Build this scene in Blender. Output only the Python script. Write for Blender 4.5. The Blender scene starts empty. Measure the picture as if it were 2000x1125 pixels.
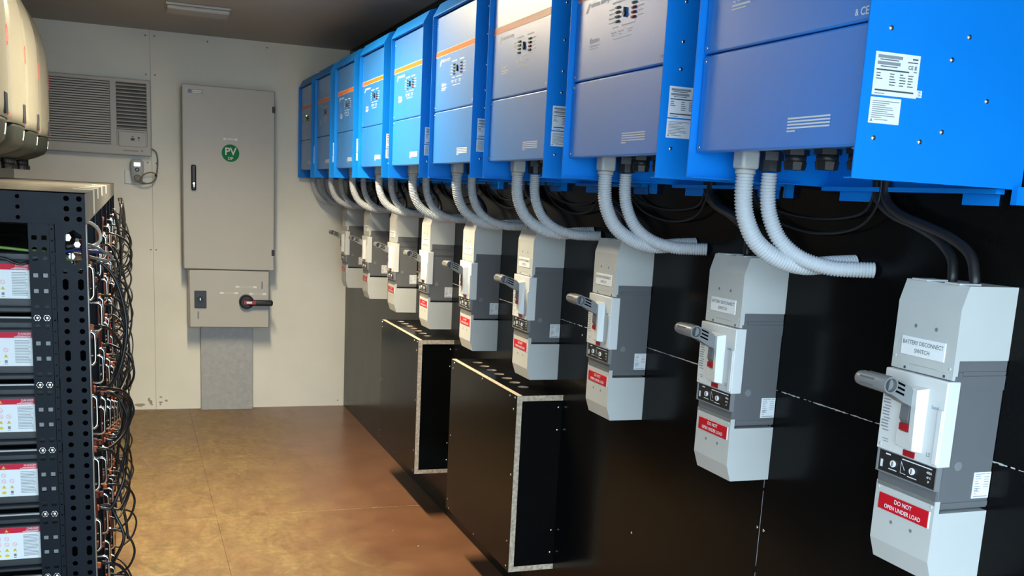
import bpy, bmesh, math, random
from mathutils import Matrix, Vector
random.seed(7)
S = bpy.context.scene
C = S.collection
PI = math.pi

# ------------------------------------------------------------------ camera
CAM_H = 1.4279
F_PX, CX, CY = 1994.9, 1032.64, 786.46
yaw, pitch, roll = .3754, -.1965, .0548
fw = Vector((math.sin(yaw) * math.cos(pitch), math.cos(yaw) * math.cos(pitch), math.sin(pitch)))
rt = Vector((math.cos(yaw), -math.sin(yaw), 0))
up = rt.cross(fw)
r2 = rt * math.cos(roll) + up * math.sin(roll)
u2 = -rt * math.sin(roll) + up * math.cos(roll)
cam = bpy.data.cameras.new('camera')
cam.sensor_width = 36
cam.lens = F_PX / 2000 * 36
cam.shift_x = -(CX - 1000) / 2000
cam.shift_y = (CY - 562.5) / 2000
cam.clip_start = .02
co = bpy.data.objects.new('camera', cam)
C.objects.link(co)
M = Matrix((r2, u2, -fw)).transposed().to_4x4()
M.translation = Vector((0, 0, CAM_H))
co.matrix_world = M
S.camera = co

# ------------------------------------------------------------------ world daylight (comes in through the open doorway behind the camera)
w = bpy.data.worlds.new('daylight')
S.world = w
w.use_nodes = True
bg = w.node_tree.nodes['Background']
bg.inputs[0].default_value = (.62, .83, 1.0, 1)
bg.inputs[1].default_value = 10.6
pd_ = bpy.data.lights.new('doorway_portal', 'AREA')
pd_.shape = 'RECTANGLE'; pd_.size = 1.73; pd_.size_y = 2.12; pd_.cycles.is_portal = True
po = bpy.data.objects.new('doorway_portal', pd_); C.objects.link(po)
po.location = (.362, -.60, 1.06); po.rotation_euler = (PI / 2, 0, 0)
pd2 = bpy.data.lights.new('side_fill_portal', 'AREA')  # portal at the unseen opening added on the left for more daylight
pd2.shape = 'RECTANGLE'; pd2.size = 1.0; pd2.size_y = 2.12; pd2.cycles.is_portal = True
po2 = bpy.data.objects.new('side_fill_portal', pd2); C.objects.link(po2)
po2.location = (-.69, .05, 1.06); po2.rotation_euler = (PI / 2, 0, -PI / 2)
# view
S.view_settings.view_transform = 'Standard'
S.view_settings.look = 'None'
S.view_settings.gamma = 1
S.view_settings.use_curve_mapping = False
S.view_settings.exposure = 0.0
LAMP_POWER = 71
LAMP_COL = (1.0, .85, .57)
LAMP_POS = (.36, 4.15)

# ------------------------------------------------------------------ room numbers (metres, floor z = 0)
XR, XL, YB, YF, ZC = 1.3103, -.626, 6.7209, -.55, 2.283

# ------------------------------------------------------------------ materials
MATS = {}
def mat(name, col, rough=.5, metal=0.0, var=.06, scale=30, spec=.5, bump=0.0, bscale=200, emit=None, coat=0.0, rvar=.06):
    m = bpy.data.materials.new(name)
    m.use_nodes = True
    nt = m.node_tree
    b = nt.nodes['Principled BSDF']
    tc = nt.nodes.new('ShaderNodeTexCoord')
    n = nt.nodes.new('ShaderNodeTexNoise')
    n.inputs['Scale'].default_value = scale
    n.inputs['Detail'].default_value = 4
    nt.links.new(tc.outputs['Object'], n.inputs['Vector'])
    mx = nt.nodes.new('ShaderNodeMixRGB')
    mx.inputs[1].default_value = tuple(max(0, c * (1 - var)) for c in col) + (1,)
    mx.inputs[2].default_value = tuple(min(1, c * (1 + var)) for c in col) + (1,)
    nt.links.new(n.outputs['Fac'], mx.inputs[0])
    nt.links.new(mx.outputs[0], b.inputs['Base Color'])
    mr = nt.nodes.new('ShaderNodeMapRange')
    mr.inputs[3].default_value = max(.02, rough - rvar)
    mr.inputs[4].default_value = min(1, rough + rvar)
    nt.links.new(n.outputs['Fac'], mr.inputs[0])
    nt.links.new(mr.outputs[0], b.inputs['Roughness'])
    b.inputs['Metallic'].default_value = metal
    b.inputs['Specular IOR Level'].default_value = spec
    b.inputs['Coat Weight'].default_value = coat
    b.inputs['Coat Roughness'].default_value = .12
    if bump:
        n2 = nt.nodes.new('ShaderNodeTexNoise')
        n2.inputs['Scale'].default_value = bscale
        nt.links.new(tc.outputs['Object'], n2.inputs['Vector'])
        bp = nt.nodes.new('ShaderNodeBump')
        bp.inputs['Strength'].default_value = bump
        bp.inputs['Distance'].default_value = .001
        nt.links.new(n2.outputs['Fac'], bp.inputs['Height'])
        nt.links.new(bp.outputs[0], b.inputs['Normal'])
    if emit:
        b.inputs['Emission Color'].default_value = emit[0] + (1,)
        b.inputs['Emission Strength'].default_value = emit[1]
    MATS[name] = m
    return m

mat('blue', (.001, .205, .72), .45, 0, .04, 8, .25, .05, 900)
mat('blue_panel', (.005, .200, .69), .44, 0, .04, 6, 1.0, .04, 900, coat=1.0, rvar=.03)
MATS['blue_panel'].node_tree.nodes['Principled BSDF'].inputs['Coat Roughness'].default_value = .36
mat('orange', (.80, .17, .02), .4)
mat('print_white', (.72, .74, .76), .5)
mat('print_grey', (.25, .27, .30), .6)
mat('print_dark', (.06, .065, .08), .6)
mat('label_white', (.78, .80, .82), .5)
mat('light_grey', (.50, .51, .50), .42, 0, .03, 20, .5, .06, 1200)
mat('cover_white', (.66, .67, .67), .38, 0, .02, 20, .5)
mat('mid_grey', (.125, .128, .136), .42, 0, .04, 20, .5, .08, 1200)
mat('handle_grey', (.19, .195, .20), .42, 0, .05, 30)
mat('dark_plastic', (.018, .019, .021), .4)
mat('black', (.008, .008, .009), .45)
mat('hole_black', (.0015, .0015, .002), .95, spec=.02)
mat('red_plate', (.55, .006, .018), .35)
mat('red_part', (.33, .01, .015), .35)
mat('steel', (.75, .75, .75), .22, 1)
mat('chrome', (.80, .79, .77), .14, 1)
mat('conduit', (.50, .52, .55), .42, 0, .03)
mat('conduit_adaptor', (.47, .47, .46), .45)
mat('cable_black', (.010, .010, .011), .42)
mat('cable_red', (.16, .030, .018), .40)
mat('cable_blue', (.02, .05, .22), .4)
mat('cable_green', (.13, .22, .035), .4)
mat('cable_grey', (.20, .185, .165), .5)
mat('connector_orange', (.50, .115, .035), .42)
mat('rack_steel', (.0024, .0054, .0110), .42, 0, .12, 40, .14, .12, 500)
mat('rack_top', (.21, .20, .18), .32, .55, .10, 9)  # wall reflection on the dark steel put into a paler base colour
mat('module_black', (.016, .018, .021), .45, 0, .1, 60, .5, .1, 700)
mat('pale_cream', (.80, .76, .62), .5)
mat('danger_red', (.62, .012, .045), .5, spec=.2)
mat('danger_yellow', (.75, .55, .04), .45)
mat('danger_pink', (.78, .34, .38), .5)
mat('sticker_clear', (.17, .19, .20), .3)
mat('cabinet_grey', (.46, .45, .42), .42, 0, .03, 15, .5, .10, 900)
mat('galvanised', (.40, .395, .385), .48, .25, .22, 45)
mat('green_sign', (.001, .19, .055), .5, spec=.15)
mat('ac_plastic', (.52, .50, .47), .48, 0, .03)
mat('ac_dark', (.10, .097, .09), .7)
mat('inv_cream', (.235, .226, .186), .38, 0, .02, 10)
mat('inv_base', (.022, .026, .025), .55, 0, .06, spec=.10)
mat('inv_display', (.05, .05, .055), .18)
mat('inv_red', (.65, .06, .04), .4)
mat('screen_lit', (.7, .85, 1), .3, emit=((.75, .9, 1.0), 1.1))
mat('led_green_lit', (.5, .8, .1), .3, emit=((.55, .9, .12), 3.0))
mat('led_green', (.06, .10, .055), .18)
mat('led_red', (.13, .008, .012), .18)
mat('lamp_lens', (.8, .78, .7), .4, emit=((1.0, .84, .58), 60.0))
mat('fixture_white', (.46, .46, .45), .5)
mat('stain_brown', (.36, .32, .23), .9, 0, .25, 160)
mat('joint_dust', (.36, .28, .17), .8, 0, .2, 80)
mat('ground', (.28, .26, .23), .9, 0, .2, 4)
mat('joint_pale', (.42, .42, .42), .7, 0, .3, 60)

def wood_edge():
    m = mat('ply_edge', (.62, .50, .36), .6)
    nt = m.node_tree
    b = nt.nodes['Principled BSDF']
    tc = nt.nodes.new('ShaderNodeTexCoord')
    n = nt.nodes.new('ShaderNodeTexNoise')
    n.inputs['Scale'].default_value = 90
    nt.links.new(tc.outputs['Object'], n.inputs['Vector'])
    r = nt.nodes.new('ShaderNodeValToRGB')
    r.color_ramp.elements[0].position = .35
    r.color_ramp.elements[0].color = (.42, .31, .22, 1)
    r.color_ramp.elements[1].position = .65
    r.color_ramp.elements[1].color = (.68, .56, .42, 1)
    nt.links.new(n.outputs['Fac'], r.inputs[0])
    nt.links.new(r.outputs[0], b.inputs['Base Color'])
wood_edge()

def film_ply():
    m = mat('film_ply', (.0125, .0118, .0105), .20, 0, .25, 5, .09, .06, 260, rvar=.05)
    nt = m.node_tree
    b = nt.nodes['Principled BSDF']
    tc = nt.nodes.new('ShaderNodeTexCoord')
    n = nt.nodes.new('ShaderNodeTexNoise')
    n.inputs['Scale'].default_value = 2.2
    n.inputs['Detail'].default_value = 8
    n.inputs['Roughness'].default_value = .7
    nt.links.new(tc.outputs['Object'], n.inputs['Vector'])
    r = nt.nodes.new('ShaderNodeValToRGB')
    r.color_ramp.elements[0].position = .3
    r.color_ramp.elements[0].color = (.0022, .0024, .0030, 1)
    r.color_ramp.elements[1].position = .75
    r.color_ramp.elements[1].color = (.0058, .0054, .0050, 1)
    nt.links.new(n.outputs['Fac'], r.inputs[0])
    nt.links.new(r.outputs[0], b.inputs['Base Color'])
film_ply()

def floor_mat():
    m = mat('floor_ply', (.20, .11, .055), .42)
    nt = m.node_tree
    b = nt.nodes['Principled BSDF']
    L = nt.links.new
    tc = nt.nodes.new('ShaderNodeNewGeometry')
    def noise(scale, detail, rough, vec=None, dist=0):
        n = nt.nodes.new('ShaderNodeTexNoise')
        n.inputs['Scale'].default_value = scale
        n.inputs['Detail'].default_value = detail
        n.inputs['Roughness'].default_value = rough
        n.inputs['Distortion'].default_value = dist
        L(vec or tc.outputs['Position'], n.inputs['Vector'])
        return n
    def ramp(a, ca, bb, cb, src):
        r = nt.nodes.new('ShaderNodeValToRGB')
        r.color_ramp.elements[0].position = a
        r.color_ramp.elements[0].color = ca + (1,)
        r.color_ramp.elements[1].position = bb
        r.color_ramp.elements[1].color = cb + (1,)
        L(src, r.inputs[0])
        return r
    def mix(fac, c1, c2, kind='MIX'):
        x = nt.nodes.new('ShaderNodeMixRGB')
        x.blend_type = kind
        if isinstance(fac, float): x.inputs[0].default_value = fac
        else: L(fac, x.inputs[0])
        for i, c in ((1, c1), (2, c2)):
            if isinstance(c, tuple): x.inputs[i].default_value = c + (1,)
            else: L(c, x.inputs[i])
        return x
    # trodden dust, worn in along the middle of the aisle
    sep = nt.nodes.new('ShaderNodeSeparateXYZ')
    L(tc.outputs['Position'], sep.inputs[0])
    mr = nt.nodes.new('ShaderNodeMapRange')
    mr.interpolation_type = 'SMOOTHSTEP'
    mr.inputs[1].default_value = .45
    mr.inputs[2].default_value = 1.15
    mr.inputs[3].default_value = 1
    mr.inputs[4].default_value = 0
    L(sep.outputs['X'], mr.inputs[0])
    mp = nt.nodes.new('ShaderNodeMapping')
    mp.inputs['Scale'].default_value = (1.6, .8, 1)
    L(tc.outputs['Position'], mp.inputs['Vector'])
    n1 = noise(2.6, 9, .68, mp.outputs[0], .4)
    n2 = noise(13, 8, .7, mp.outputs[0], .6)
    add = nt.nodes.new('ShaderNodeMath'); add.operation = 'MULTIPLY_ADD'
    L(mr.outputs[0], add.inputs[0]); add.inputs[1].default_value = .52
    L(n1.outputs['Fac'], add.inputs[2])
    add2 = nt.nodes.new('ShaderNodeMath'); add2.operation = 'MULTIPLY_ADD'
    L(n2.outputs['Fac'], add2.inputs[0]); add2.inputs[1].default_value = .42
    L(add.outputs[0], add2.inputs[2])
    dust = nt.nodes.new('ShaderNodeMapRange')
    dust.inputs[1].default_value = .80; dust.inputs[2].default_value = 1.42
    L(add2.outputs[0], dust.inputs[0])
    n3 = noise(5, 6, .6)
    base = ramp(.35, (.132, .060, .032), .7, (.190, .088, .046), n3.outputs['Fac'])
    n4 = noise(30, 6, .7)
    dcol = ramp(.32, (.170, .116, .048), .72, (.320, .226, .102), n4.outputs['Fac'])
    n5 = noise(7.5, 9, .72, mp.outputs[0], .8)
    var = ramp(.36, (.66, .64, .60), .64, (1.22, 1.22, 1.20), n5.outputs['Fac'])
    dvar = mix(1.0, dcol.outputs[0], var.outputs[0], 'MULTIPLY')
    col = mix(dust.outputs[0], base.outputs[0], dvar.outputs[0])
    # dark scuffs
    v = noise(6.5, 5, .75, mp.outputs[0], 1.2)
    sc = ramp(.63, (0, 0, 0), .70, (1, 1, 1), v.outputs['Fac'])
    sc2 = nt.nodes.new('ShaderNodeMath'); sc2.operation = 'MULTIPLY'
    L(sc.outputs[0], sc2.inputs[0]); sc2.inputs[1].default_value = .45
    col2 = mix(sc2.outputs[0], col.outputs[0], (.075, .048, .024))
    L(col2.outputs[0], b.inputs['Base Color'])
    rr = nt.nodes.new('ShaderNodeMapRange')
    rr.inputs[3].default_value = .30; rr.inputs[4].default_value = .60
    L(dust.outputs[0], rr.inputs[0])
    L(rr.outputs[0], b.inputs['Roughness'])
floor_mat()

def wall_mat():
    m = mat('wall_cream', (.70, .68, .61), .5)
    nt = m.node_tree
    b = nt.nodes['Principled BSDF']
    L = nt.links.new
    g = nt.nodes.new('ShaderNodeNewGeometry')
    n = nt.nodes.new('ShaderNodeTexNoise')
    n.inputs['Scale'].default_value = 3
    n.inputs['Detail'].default_value = 6
    L(g.outputs['Position'], n.inputs['Vector'])
    r = nt.nodes.new('ShaderNodeValToRGB')
    r.color_ramp.elements[0].position = .3
    r.color_ramp.elements[0].color = (.76, .74, .66, 1)
    r.color_ramp.elements[1].position = .7
    r.color_ramp.elements[1].color = (.83, .81, .735, 1)
    L(n.outputs['Fac'], r.inputs[0])
    L(r.outputs[0], b.inputs['Base Color'])
wall_mat()
mat('ceiling_grey', (.40, .385, .36), .55, 0, .05, 3)

# ------------------------------------------------------------------ mesh helpers
class MB:
    def __init__(s):
        s.v = []; s.f = []; s.mi = []; s.sm = []
    def add(s, vs, fs, mi=0, smooth=False):
        o = len(s.v)
        s.v += [tuple(p) for p in vs]
        for f in fs:
            s.f.append(tuple(i + o for i in f)); s.mi.append(mi); s.sm.append(smooth)
        return s
    def box(s, x0, x1, y0, y1, z0, z1, mi=0, edge=None, thin=None):
        vs = [(x, y, z) for x in (x0, x1) for y in (y0, y1) for z in (z0, z1)]
        fs = [((0, 1, 3, 2), 'x'), ((4, 6, 7, 5), 'x'), ((0, 4, 5, 1), 'y'), ((2, 3, 7, 6), 'y'), ((0, 2, 6, 4), 'z'), ((1, 5, 7, 3), 'z')]
        o = len(s.v); s.v += vs
        for f, ax in fs:
            s.f.append(tuple(i + o for i in f))
            s.mi.append(edge if (edge is not None and ax != thin) else mi)
            s.sm.append(False)
        return s
    def bbox(s, x0, x1, y0, y1, z0, z1, r=.004, seg=2, mi=0):
        bm = bmesh.new()
        bmesh.ops.create_cube(bm, size=1)
        for v in bm.verts:
            v.co = ((x0 + x1) / 2 + v.co.x * (x1 - x0), (y0 + y1) / 2 + v.co.y * (y1 - y0), (z0 + z1) / 2 + v.co.z * (z1 - z0))
        r = min(r, .49 * min(x1 - x0, y1 - y0, z1 - z0))
        bmesh.ops.bevel(bm, geom=bm.edges[:], offset=r, segments=seg, affect='EDGES', profile=.5)
        bm.verts.index_update()
        bm.normal_update()
        vs = [v.co[:] for v in bm.verts]; o = len(s.v); s.v += [tuple(p) for p in vs]
        for f in bm.faces:
            s.f.append(tuple(v.index + o for v in f.verts)); s.mi.append(mi)
            s.sm.append(seg > 1 and max(abs(c) for c in f.normal) < .9999)
        bm.free()
        return s
    def prism(s, prof, axis, a, b, mi=0):
        # prof: list of 2D points; axis 'y': (x,z) extruded in y ; 'x': (y,z) ; 'z': (x,y)
        def P(p, t):
            return {'y': (p[0], t, p[1]), 'x': (t, p[0], p[1]), 'z': (p[0], p[1], t)}[axis]
        n = len(prof)
        vs = [P(p, a) for p in prof] + [P(p, b) for p in prof]
        fs = [tuple(range(n))[::-1], tuple(range(n, 2 * n))] + [(i, (i + 1) % n, n + (i + 1) % n, n + i) for i in range(n)]
        return s.add(vs, fs, mi)
    def cyl(s, c, axis, r, h, n=16, mi=0, r2=None, cap=True, smooth=True):
        # from c along axis by h
        r2 = r if r2 is None else r2
        ax = {'x': Vector((1, 0, 0)), 'y': Vector((0, 1, 0)), 'z': Vector((0, 0, 1))}[axis] if isinstance(axis, str) else Vector(axis).normalized()
        t = Vector((0, 0, 1)) if abs(ax.z) < .9 else Vector((1, 0, 0))
        a = ax.cross(t).normalized(); b = ax.cross(a)
        c = Vector(c); vs = []
        for k, rr in ((0, r), (1, r2)):
            for i in range(n):
                th = 2 * PI * i / n
                vs.append(c + ax * h * k + a * rr * math.cos(th) + b * rr * math.sin(th))
        o = len(s.v); s.v += [tuple(v) for v in vs]
        for i in range(n):
            s.f.append((o + i, o + (i + 1) % n, o + n + (i + 1) % n, o + n + i)); s.mi.append(mi); s.sm.append(smooth)
        if cap:
            s.f.append(tuple(o + i for i in range(n))[::-1]); s.mi.append(mi); s.sm.append(False)
            s.f.append(tuple(o + n + i for i in range(n))); s.mi.append(mi); s.sm.append(False)
        return s
    def tube(s, pts, r, n=8, mi=0, closed=False, rfun=None):
        pts = [Vector(p) for p in pts]
        m = len(pts); o = len(s.v)
        prev = None
        for k, p in enumerate(pts):
            if closed: d = pts[(k + 1) % m] - pts[k - 1]
            else: d = pts[min(k + 1, m - 1)] - pts[max(k - 1, 0)]
            d.normalize()
            if prev is None:
                t = Vector((0, 0, 1)) if abs(d.z) < .9 else Vector((1, 0, 0))
                a = d.cross(t).normalized()
            else:
                a = (prev - d * prev.dot(d)).normalized()
            prev = a; b = d.cross(a)
            rr = r if rfun is None else rfun(k)
            for i in range(n):
                th = 2 * PI * i / n
                s.v.append(tuple(p + a * rr * math.cos(th) + b * rr * math.sin(th)))
        for k in range(m if closed else m - 1):
            k2 = (k + 1) % m
            for i in range(n):
                s.f.append((o + k * n + i, o + k * n + (i + 1) % n, o + k2 * n + (i + 1) % n, o + k2 * n + i)); s.mi.append(mi); s.sm.append(True)
        if not closed:
            s.f.append(tuple(o + i for i in range(n))[::-1]); s.mi.append(mi); s.sm.append(False)
            s.f.append(tuple(o + (m - 1) * n + i for i in range(n))); s.mi.append(mi); s.sm.append(False)
        return s
    def dome(s, c, axis, r, h, n=10, mi=0):
        # shallow rounded head on axis direction (unit vector)
        ax = Vector(axis).normalized()
        t = Vector((0, 0, 1)) if abs(ax.z) < .9 else Vector((1, 0, 0))
        a = ax.cross(t).normalized(); b = ax.cross(a); c = Vector(c)
        o = len(s.v)
        rings = [(1, 0), (.92, .55), (.6, .9)]
        for rr, hh in rings:
            for i in range(n):
                th = 2 * PI * i / n
                s.v.append(tuple(c + a * r * rr * math.cos(th) + b * r * rr * math.sin(th) + ax * h * hh))
        s.v.append(tuple(c + ax * h))
        for k in range(2):
            for i in range(n):
                s.f.append((o + k * n + i, o + k * n + (i + 1) % n, o + (k + 1) * n + (i + 1) % n, o + (k + 1) * n + i)); s.mi.append(mi); s.sm.append(True)
        for i in range(n):
            s.f.append((o + 2 * n + i, o + 2 * n + (i + 1) % n, o + 3 * n)); s.mi.append(mi); s.sm.append(True)
        return s
    def mesh(s, name, mats):
        me = bpy.data.meshes.new(name)
        me.from_pydata(s.v, [], s.f)
        for m in (mats if isinstance(mats, (list, tuple)) else [mats]):
            me.materials.append(MATS[m])
        for p, i, sm in zip(me.polygons, s.mi, s.sm):
            p.material_index = i; p.use_smooth = sm
        bm = bmesh.new(); bm.from_mesh(me)
        bmesh.ops.recalc_face_normals(bm, faces=bm.faces[:])
        bm.to_mesh(me); bm.free()
        return me
    def build(s, name, mats, parent=None, loc=(0, 0, 0), smooth_angle=None):
        return link(name, s.mesh(name, mats), parent, loc)

def link(name, me, parent=None, loc=(0, 0, 0)):
    o = bpy.data.objects.new(name, me)
    C.objects.link(o)
    o.location = loc
    if parent: o.parent = parent
    return o

def tag(o, label=None, cat=None, group=None, kind=None):
    if label: o['label'] = label
    if cat: o['category'] = cat
    if group: o['group'] = group
    if kind: o['kind'] = kind
    return o

def thing(name, loc, label, cat, group=None):
    o = bpy.data.objects.new(name, None)
    o.empty_display_size = .1
    C.objects.link(o); o.location = loc
    return tag(o, label, cat, group)

def copy_tree(o, parent=None, skip=()):
    c = o.copy(); C.objects.link(c)
    if parent is not None: c.parent = parent
    for ch in list(o.children):
        if ch.name.split('.')[0] in skip: continue
        copy_tree(ch, c, skip)
    return c

# 2D print helpers: lists of polygons in (u, v); mapped to a face
def text2d(txt, size, align='CENTER', bold=False):
    cu = bpy.data.curves.new('lettering', 'FONT')
    cu.body = txt; cu.size = size; cu.align_x = align; cu.align_y = 'CENTER'
    cu.resolution_u = 3
    if bold: cu.offset = size * .018
    ob = bpy.data.objects.new('lettering', cu)
    C.objects.link(ob)
    bpy.context.view_layer.update()
    me = bpy.data.meshes.new_from_object(ob.evaluated_get(bpy.context.evaluated_depsgraph_get()))
    vs = [(v.co.x, v.co.y) for v in me.vertices]
    fs = [tuple(p.vertices) for p in me.polygons]
    bpy.data.objects.remove(ob); bpy.data.curves.remove(cu); bpy.data.meshes.remove(me)
    return vs, fs

def face_map(kind, off):
    # kind 'L': surface facing -x (reader looks +x): u -> -y ; 'F': surface facing -y: u -> +x ; 'R': facing +x: u -> +y
    if kind == 'L': return lambda u, v: (off, -u, v)
    if kind == 'F': return lambda u, v: (u, off, v)
    if kind == 'R': return lambda u, v: (off, u, v)

class P2(MB):
    def __init__(s, kind, off):
        MB.__init__(s); s.m = face_map(kind, off); s.kind = kind
    def put(s, vs, fs, du=0, dv=0, su=1, mi=0):
        return s.add([s.m(u * su + du, v + dv) for u, v in vs], fs, mi)
    def text(s, t, size, u, v, align='CENTER', bold=False, mi=0, su=1):
        vs, fs = text2d(t, size, align, bold)
        return s.put(vs, fs, u, v, su, mi)
    def rect(s, u0, u1, v0, v1, mi=0):
        return s.add([s.m(u0, v0), s.m(u1, v0), s.m(u1, v1), s.m(u0, v1)], [(0, 1, 2, 3)], mi)
    def ring(s, u, v, r, t, n=14, mi=0):
        vs = []
        for i in range(n):
            a = 2 * PI * i / n
            vs.append(s.m(u + r * math.cos(a), v + r * math.sin(a)))
            vs.append(s.m(u + (r - t) * math.cos(a), v + (r - t) * math.sin(a)))
        return s.add(vs, [(2 * i, 2 * ((i + 1) % n), 2 * ((i + 1) % n) + 1, 2 * i + 1) for i in range(n)], mi)
    def poly(s, pts, mi=0):
        return s.add([s.m(*p) for p in pts], [tuple(range(len(pts)))], mi)
    def disc(s, u, v, r, n=20, mi=0, sv=1):
        return s.poly([(u + r * math.cos(2 * PI * i / n), v + sv * r * math.sin(2 * PI * i / n)) for i in range(n)], mi)

def spline(pts, n=10):
    pts = [Vector(p) for p in pts]
    P = [pts[0] * 2 - pts[1]] + pts + [pts[-1] * 2 - pts[-2]]
    out = []
    for i in range(1, len(P) - 2):
        a, b, c, d = P[i - 1], P[i], P[i + 1], P[i + 2]
        for k in range(n):
            t = k / n
            out.append(.5 * ((2 * b) + (c - a) * t + (2 * a - 5 * b + 4 * c - d) * t * t + (3 * b - a - 3 * c + d) * t ** 3))
    out.append(pts[-1])
    return out

def resample(pts, step):
    out = [pts[0]]; acc = 0
    for a, b in zip(pts, pts[1:]):
        L = (b - a).length
        while acc + L >= step:
            t = (step - acc) / L
            a = a + (b - a) * t; L = (b - a).length; acc = 0
            out.append(a)
        acc += L
    out.append(pts[-1])
    return out

ORD = ['first', 'second', 'third', 'fourth', 'fifth', 'sixth', 'seventh', 'eighth', 'ninth', 'tenth']

# ================================================================== SETTING
def struct(name, mb, mats, parent=None, loc=(0, 0, 0)):
    o = mb.build(name, mats, parent, loc)
    o['kind'] = 'structure'
    return o

# outside ground seen only by the light through the doorway
struct('ground', MB().box(-15, 15, -25, 15, -.35, -.25), 'ground')
# floor: sheets of film faced ply with joints at x = .32 and y = 4.44
fl = struct('floor', MB().box(XL - .05, XR + .05, YF, YB + .05, -.12, -.02), 'black')
xs = [XL, .3205, XR]
ys = [YF, 2.04, 4.44, YB]
for i in range(2):
    for j in range(3):
        g = .0005
        MB().box(xs[i] + (g if i else 0), xs[i + 1] - (0 if i else g), ys[j] + g, ys[j + 1] - g, -.02, 0).build('floor_sheet', 'floor_ply', fl)
# worn pale edge along the cross joint, and a few bits of grit
jt = MB()
for k in range(26):
    x = random.uniform(.60, 1.3); L = random.uniform(.008, .035)
    jt.box(x, x + L, 4.44 - random.uniform(.0005, .003), 4.44 + random.uniform(.0005, .003), -.001, .0006)
for k in range(12):
    x = random.uniform(-.05, .25); L = random.uniform(.005, .02)
    jt.box(x, x + L, 4.434, 4.4375, -.001, .0006)
jt.build('joint_wear', 'joint_dust', fl)['kind'] = 'stuff'
grit = MB()
for k in range(90):
    x = random.uniform(-.05, 1.27); y = random.uniform(3.7, 6.6); r = random.uniform(.002, .006)
    a = random.uniform(0, PI)
    q = random.uniform(.3, .9)
    grit.add([(x + r * math.cos(a + t) * (1 if i % 2 else q), y + r * math.sin(a + t) * (1 if i % 2 else q), .0002) for i, t in enumerate([0, 1.2, 2.4, 3.6, 4.9])] + [(x, y, .002)],
             [(i, (i + 1) % 5, 5) for i in range(5)])
tag(grit.build('grit', 'joint_dust'), 'pale crumbs of grit scattered over the brown floor', 'grit', kind='stuff')

# ceiling
cl = struct('ceiling', MB().box(XL - .05, XR + .05, YF, YB + .05, ZC + .012, ZC + .08), 'black')
for a, b in ((YF, 1.9), (1.9, 4.3), (4.3, YB)):
    MB().box(XL, XR, a + .0008, b - .0008, ZC, ZC + .012).build('ceiling_sheet', 'ceiling_grey', cl)

# back wall: cream sheets, joint at x = .125
wb = struct('wall_back', MB().box(XL - .05, XR + .05, YB + .012, YB + .06, -.02, ZC + .02), 'black')
for a, b in ((XL, .1245), (.1255, XR)):
    MB().box(a, b - .0004, YB, YB + .012, 0.0, ZC).build('wall_sheet', 'wall_cream', wb)
sc = [(.1, 1.52), (.15, 1.518), (.1, 2.03), (.15, 2.03), (.1, .03), (.15, .03), (1.27, .035), (.1, 2.25), (.15, 2.25), (.11, 1.0), (.14, 1.0), (.45, 2.25), (.8, 2.25)]
me = MB().dome((0, 0, 0), (0, -1, 0), .005, .002).mesh('screw', 'print_grey')
for x, z in sc: link('screw', me, wb, (x, YB, z))
# brown scuff marks at the foot of the back wall
sm = MB()
for cx_, cz, rx, rz in ((.028, .030, .032, .012), (.093, .046, .010, .016), (.083, .062, .008, .014), (.152, .044, .012, .007), (.153, .078, .010, .005), (.185, .055, .010, .008)):
    n = 18
    sm.add([(cx_ + rx * math.cos(2 * PI * i / n) * random.uniform(.75, 1.1), YB - .0004, cz + rz * math.sin(2 * PI * i / n) * random.uniform(.7, 1.1)) for i in range(n)], [tuple(range(n))])
smo = sm.build('scuff_mark', 'stain_brown', wb)

# right wall: black film faced sheets, joint z = 1.048 and y = 1.862
wr = struct('wall_right', MB().box(XR + .012, XR + .06, YF, YB + .05, -.02, ZC + .02), 'black')
for a, b in ((YF, 1.862), (1.862, 4.262), (4.262, YB)):
    for c, d in ((0, 1.047), (1.047, ZC)):
        MB().box(XR, XR + .012, a + .0006, b - .0006, c + .0006, d - .0006).build('ply_sheet', 'film_ply', wr)
# pale ragged sealant in the joints
def ragged(y0, y1, z0, z1):
    m = MB(); L = math.hypot(y1 - y0, z1 - z0); n = int(L / .008)
    for k in range(n):
        if random.random() < .12: continue
        t0, t1 = k / n, (k + 1.0) / n
        wd = random.uniform(.0006, .0019)
        if abs(z1 - z0) < .01: m.box(XR - .0006, XR + .001, y0 + (y1 - y0) * t0, y0 + (y1 - y0) * t1, z0 - wd * random.random(), z0 + wd)
        else: m.box(XR - .0006, XR + .001, y0 - .0006, y0 + .0006, z0 + (z1 - z0) * t0, z0 + (z1 - z0) * t1)
    return m
ragged(.6, 5.2, 1.047, 1.047).build('joint_sealant', 'joint_pale', wr)['kind'] = 'stuff'
ragged(1.862, 1.862, .02, 1.04).build('joint_sealant', 'print_grey', wr)['kind'] = 'stuff'
me = MB().dome((0, 0, 0), (-1, 0, 0), .0035, .0015).mesh('screw', 'steel')
for y, z in ((2.474, .513), (1.872, .727), (1.847, .727), (2.47, 1.03), (1.5, 1.02), (1.5, .5), (2.9, 1.02), (2.6, .08), (1.872, .3), (1.847, .3), (4.9, 1.02), (5.5, .1), (5.35, .06)):
    link('screw', me, wr, (XR, y, z))

# left wall: same black sheets, with an unseen opening added for daylight fill
SY0, SY1, SZ1 = -.45, .55, 2.12
wl = MB().box(XL - .06, XL - .012, SY1, YB + .05, -.02, ZC + .02).box(XL - .06, XL - .012, YF, SY0, -.02, ZC + .02).box(XL - .06, XL - .012, SY0, SY1, SZ1, ZC + .02)
wl = struct('wall_left', wl, 'black')
for a, b in ((SY1, 1.862), (1.862, 4.262), (4.262, YB)):
    MB().box(XL - .012, XL, a + .0006, b - .0006, 0, ZC).build('ply_sheet', 'film_ply', wl)
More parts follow.
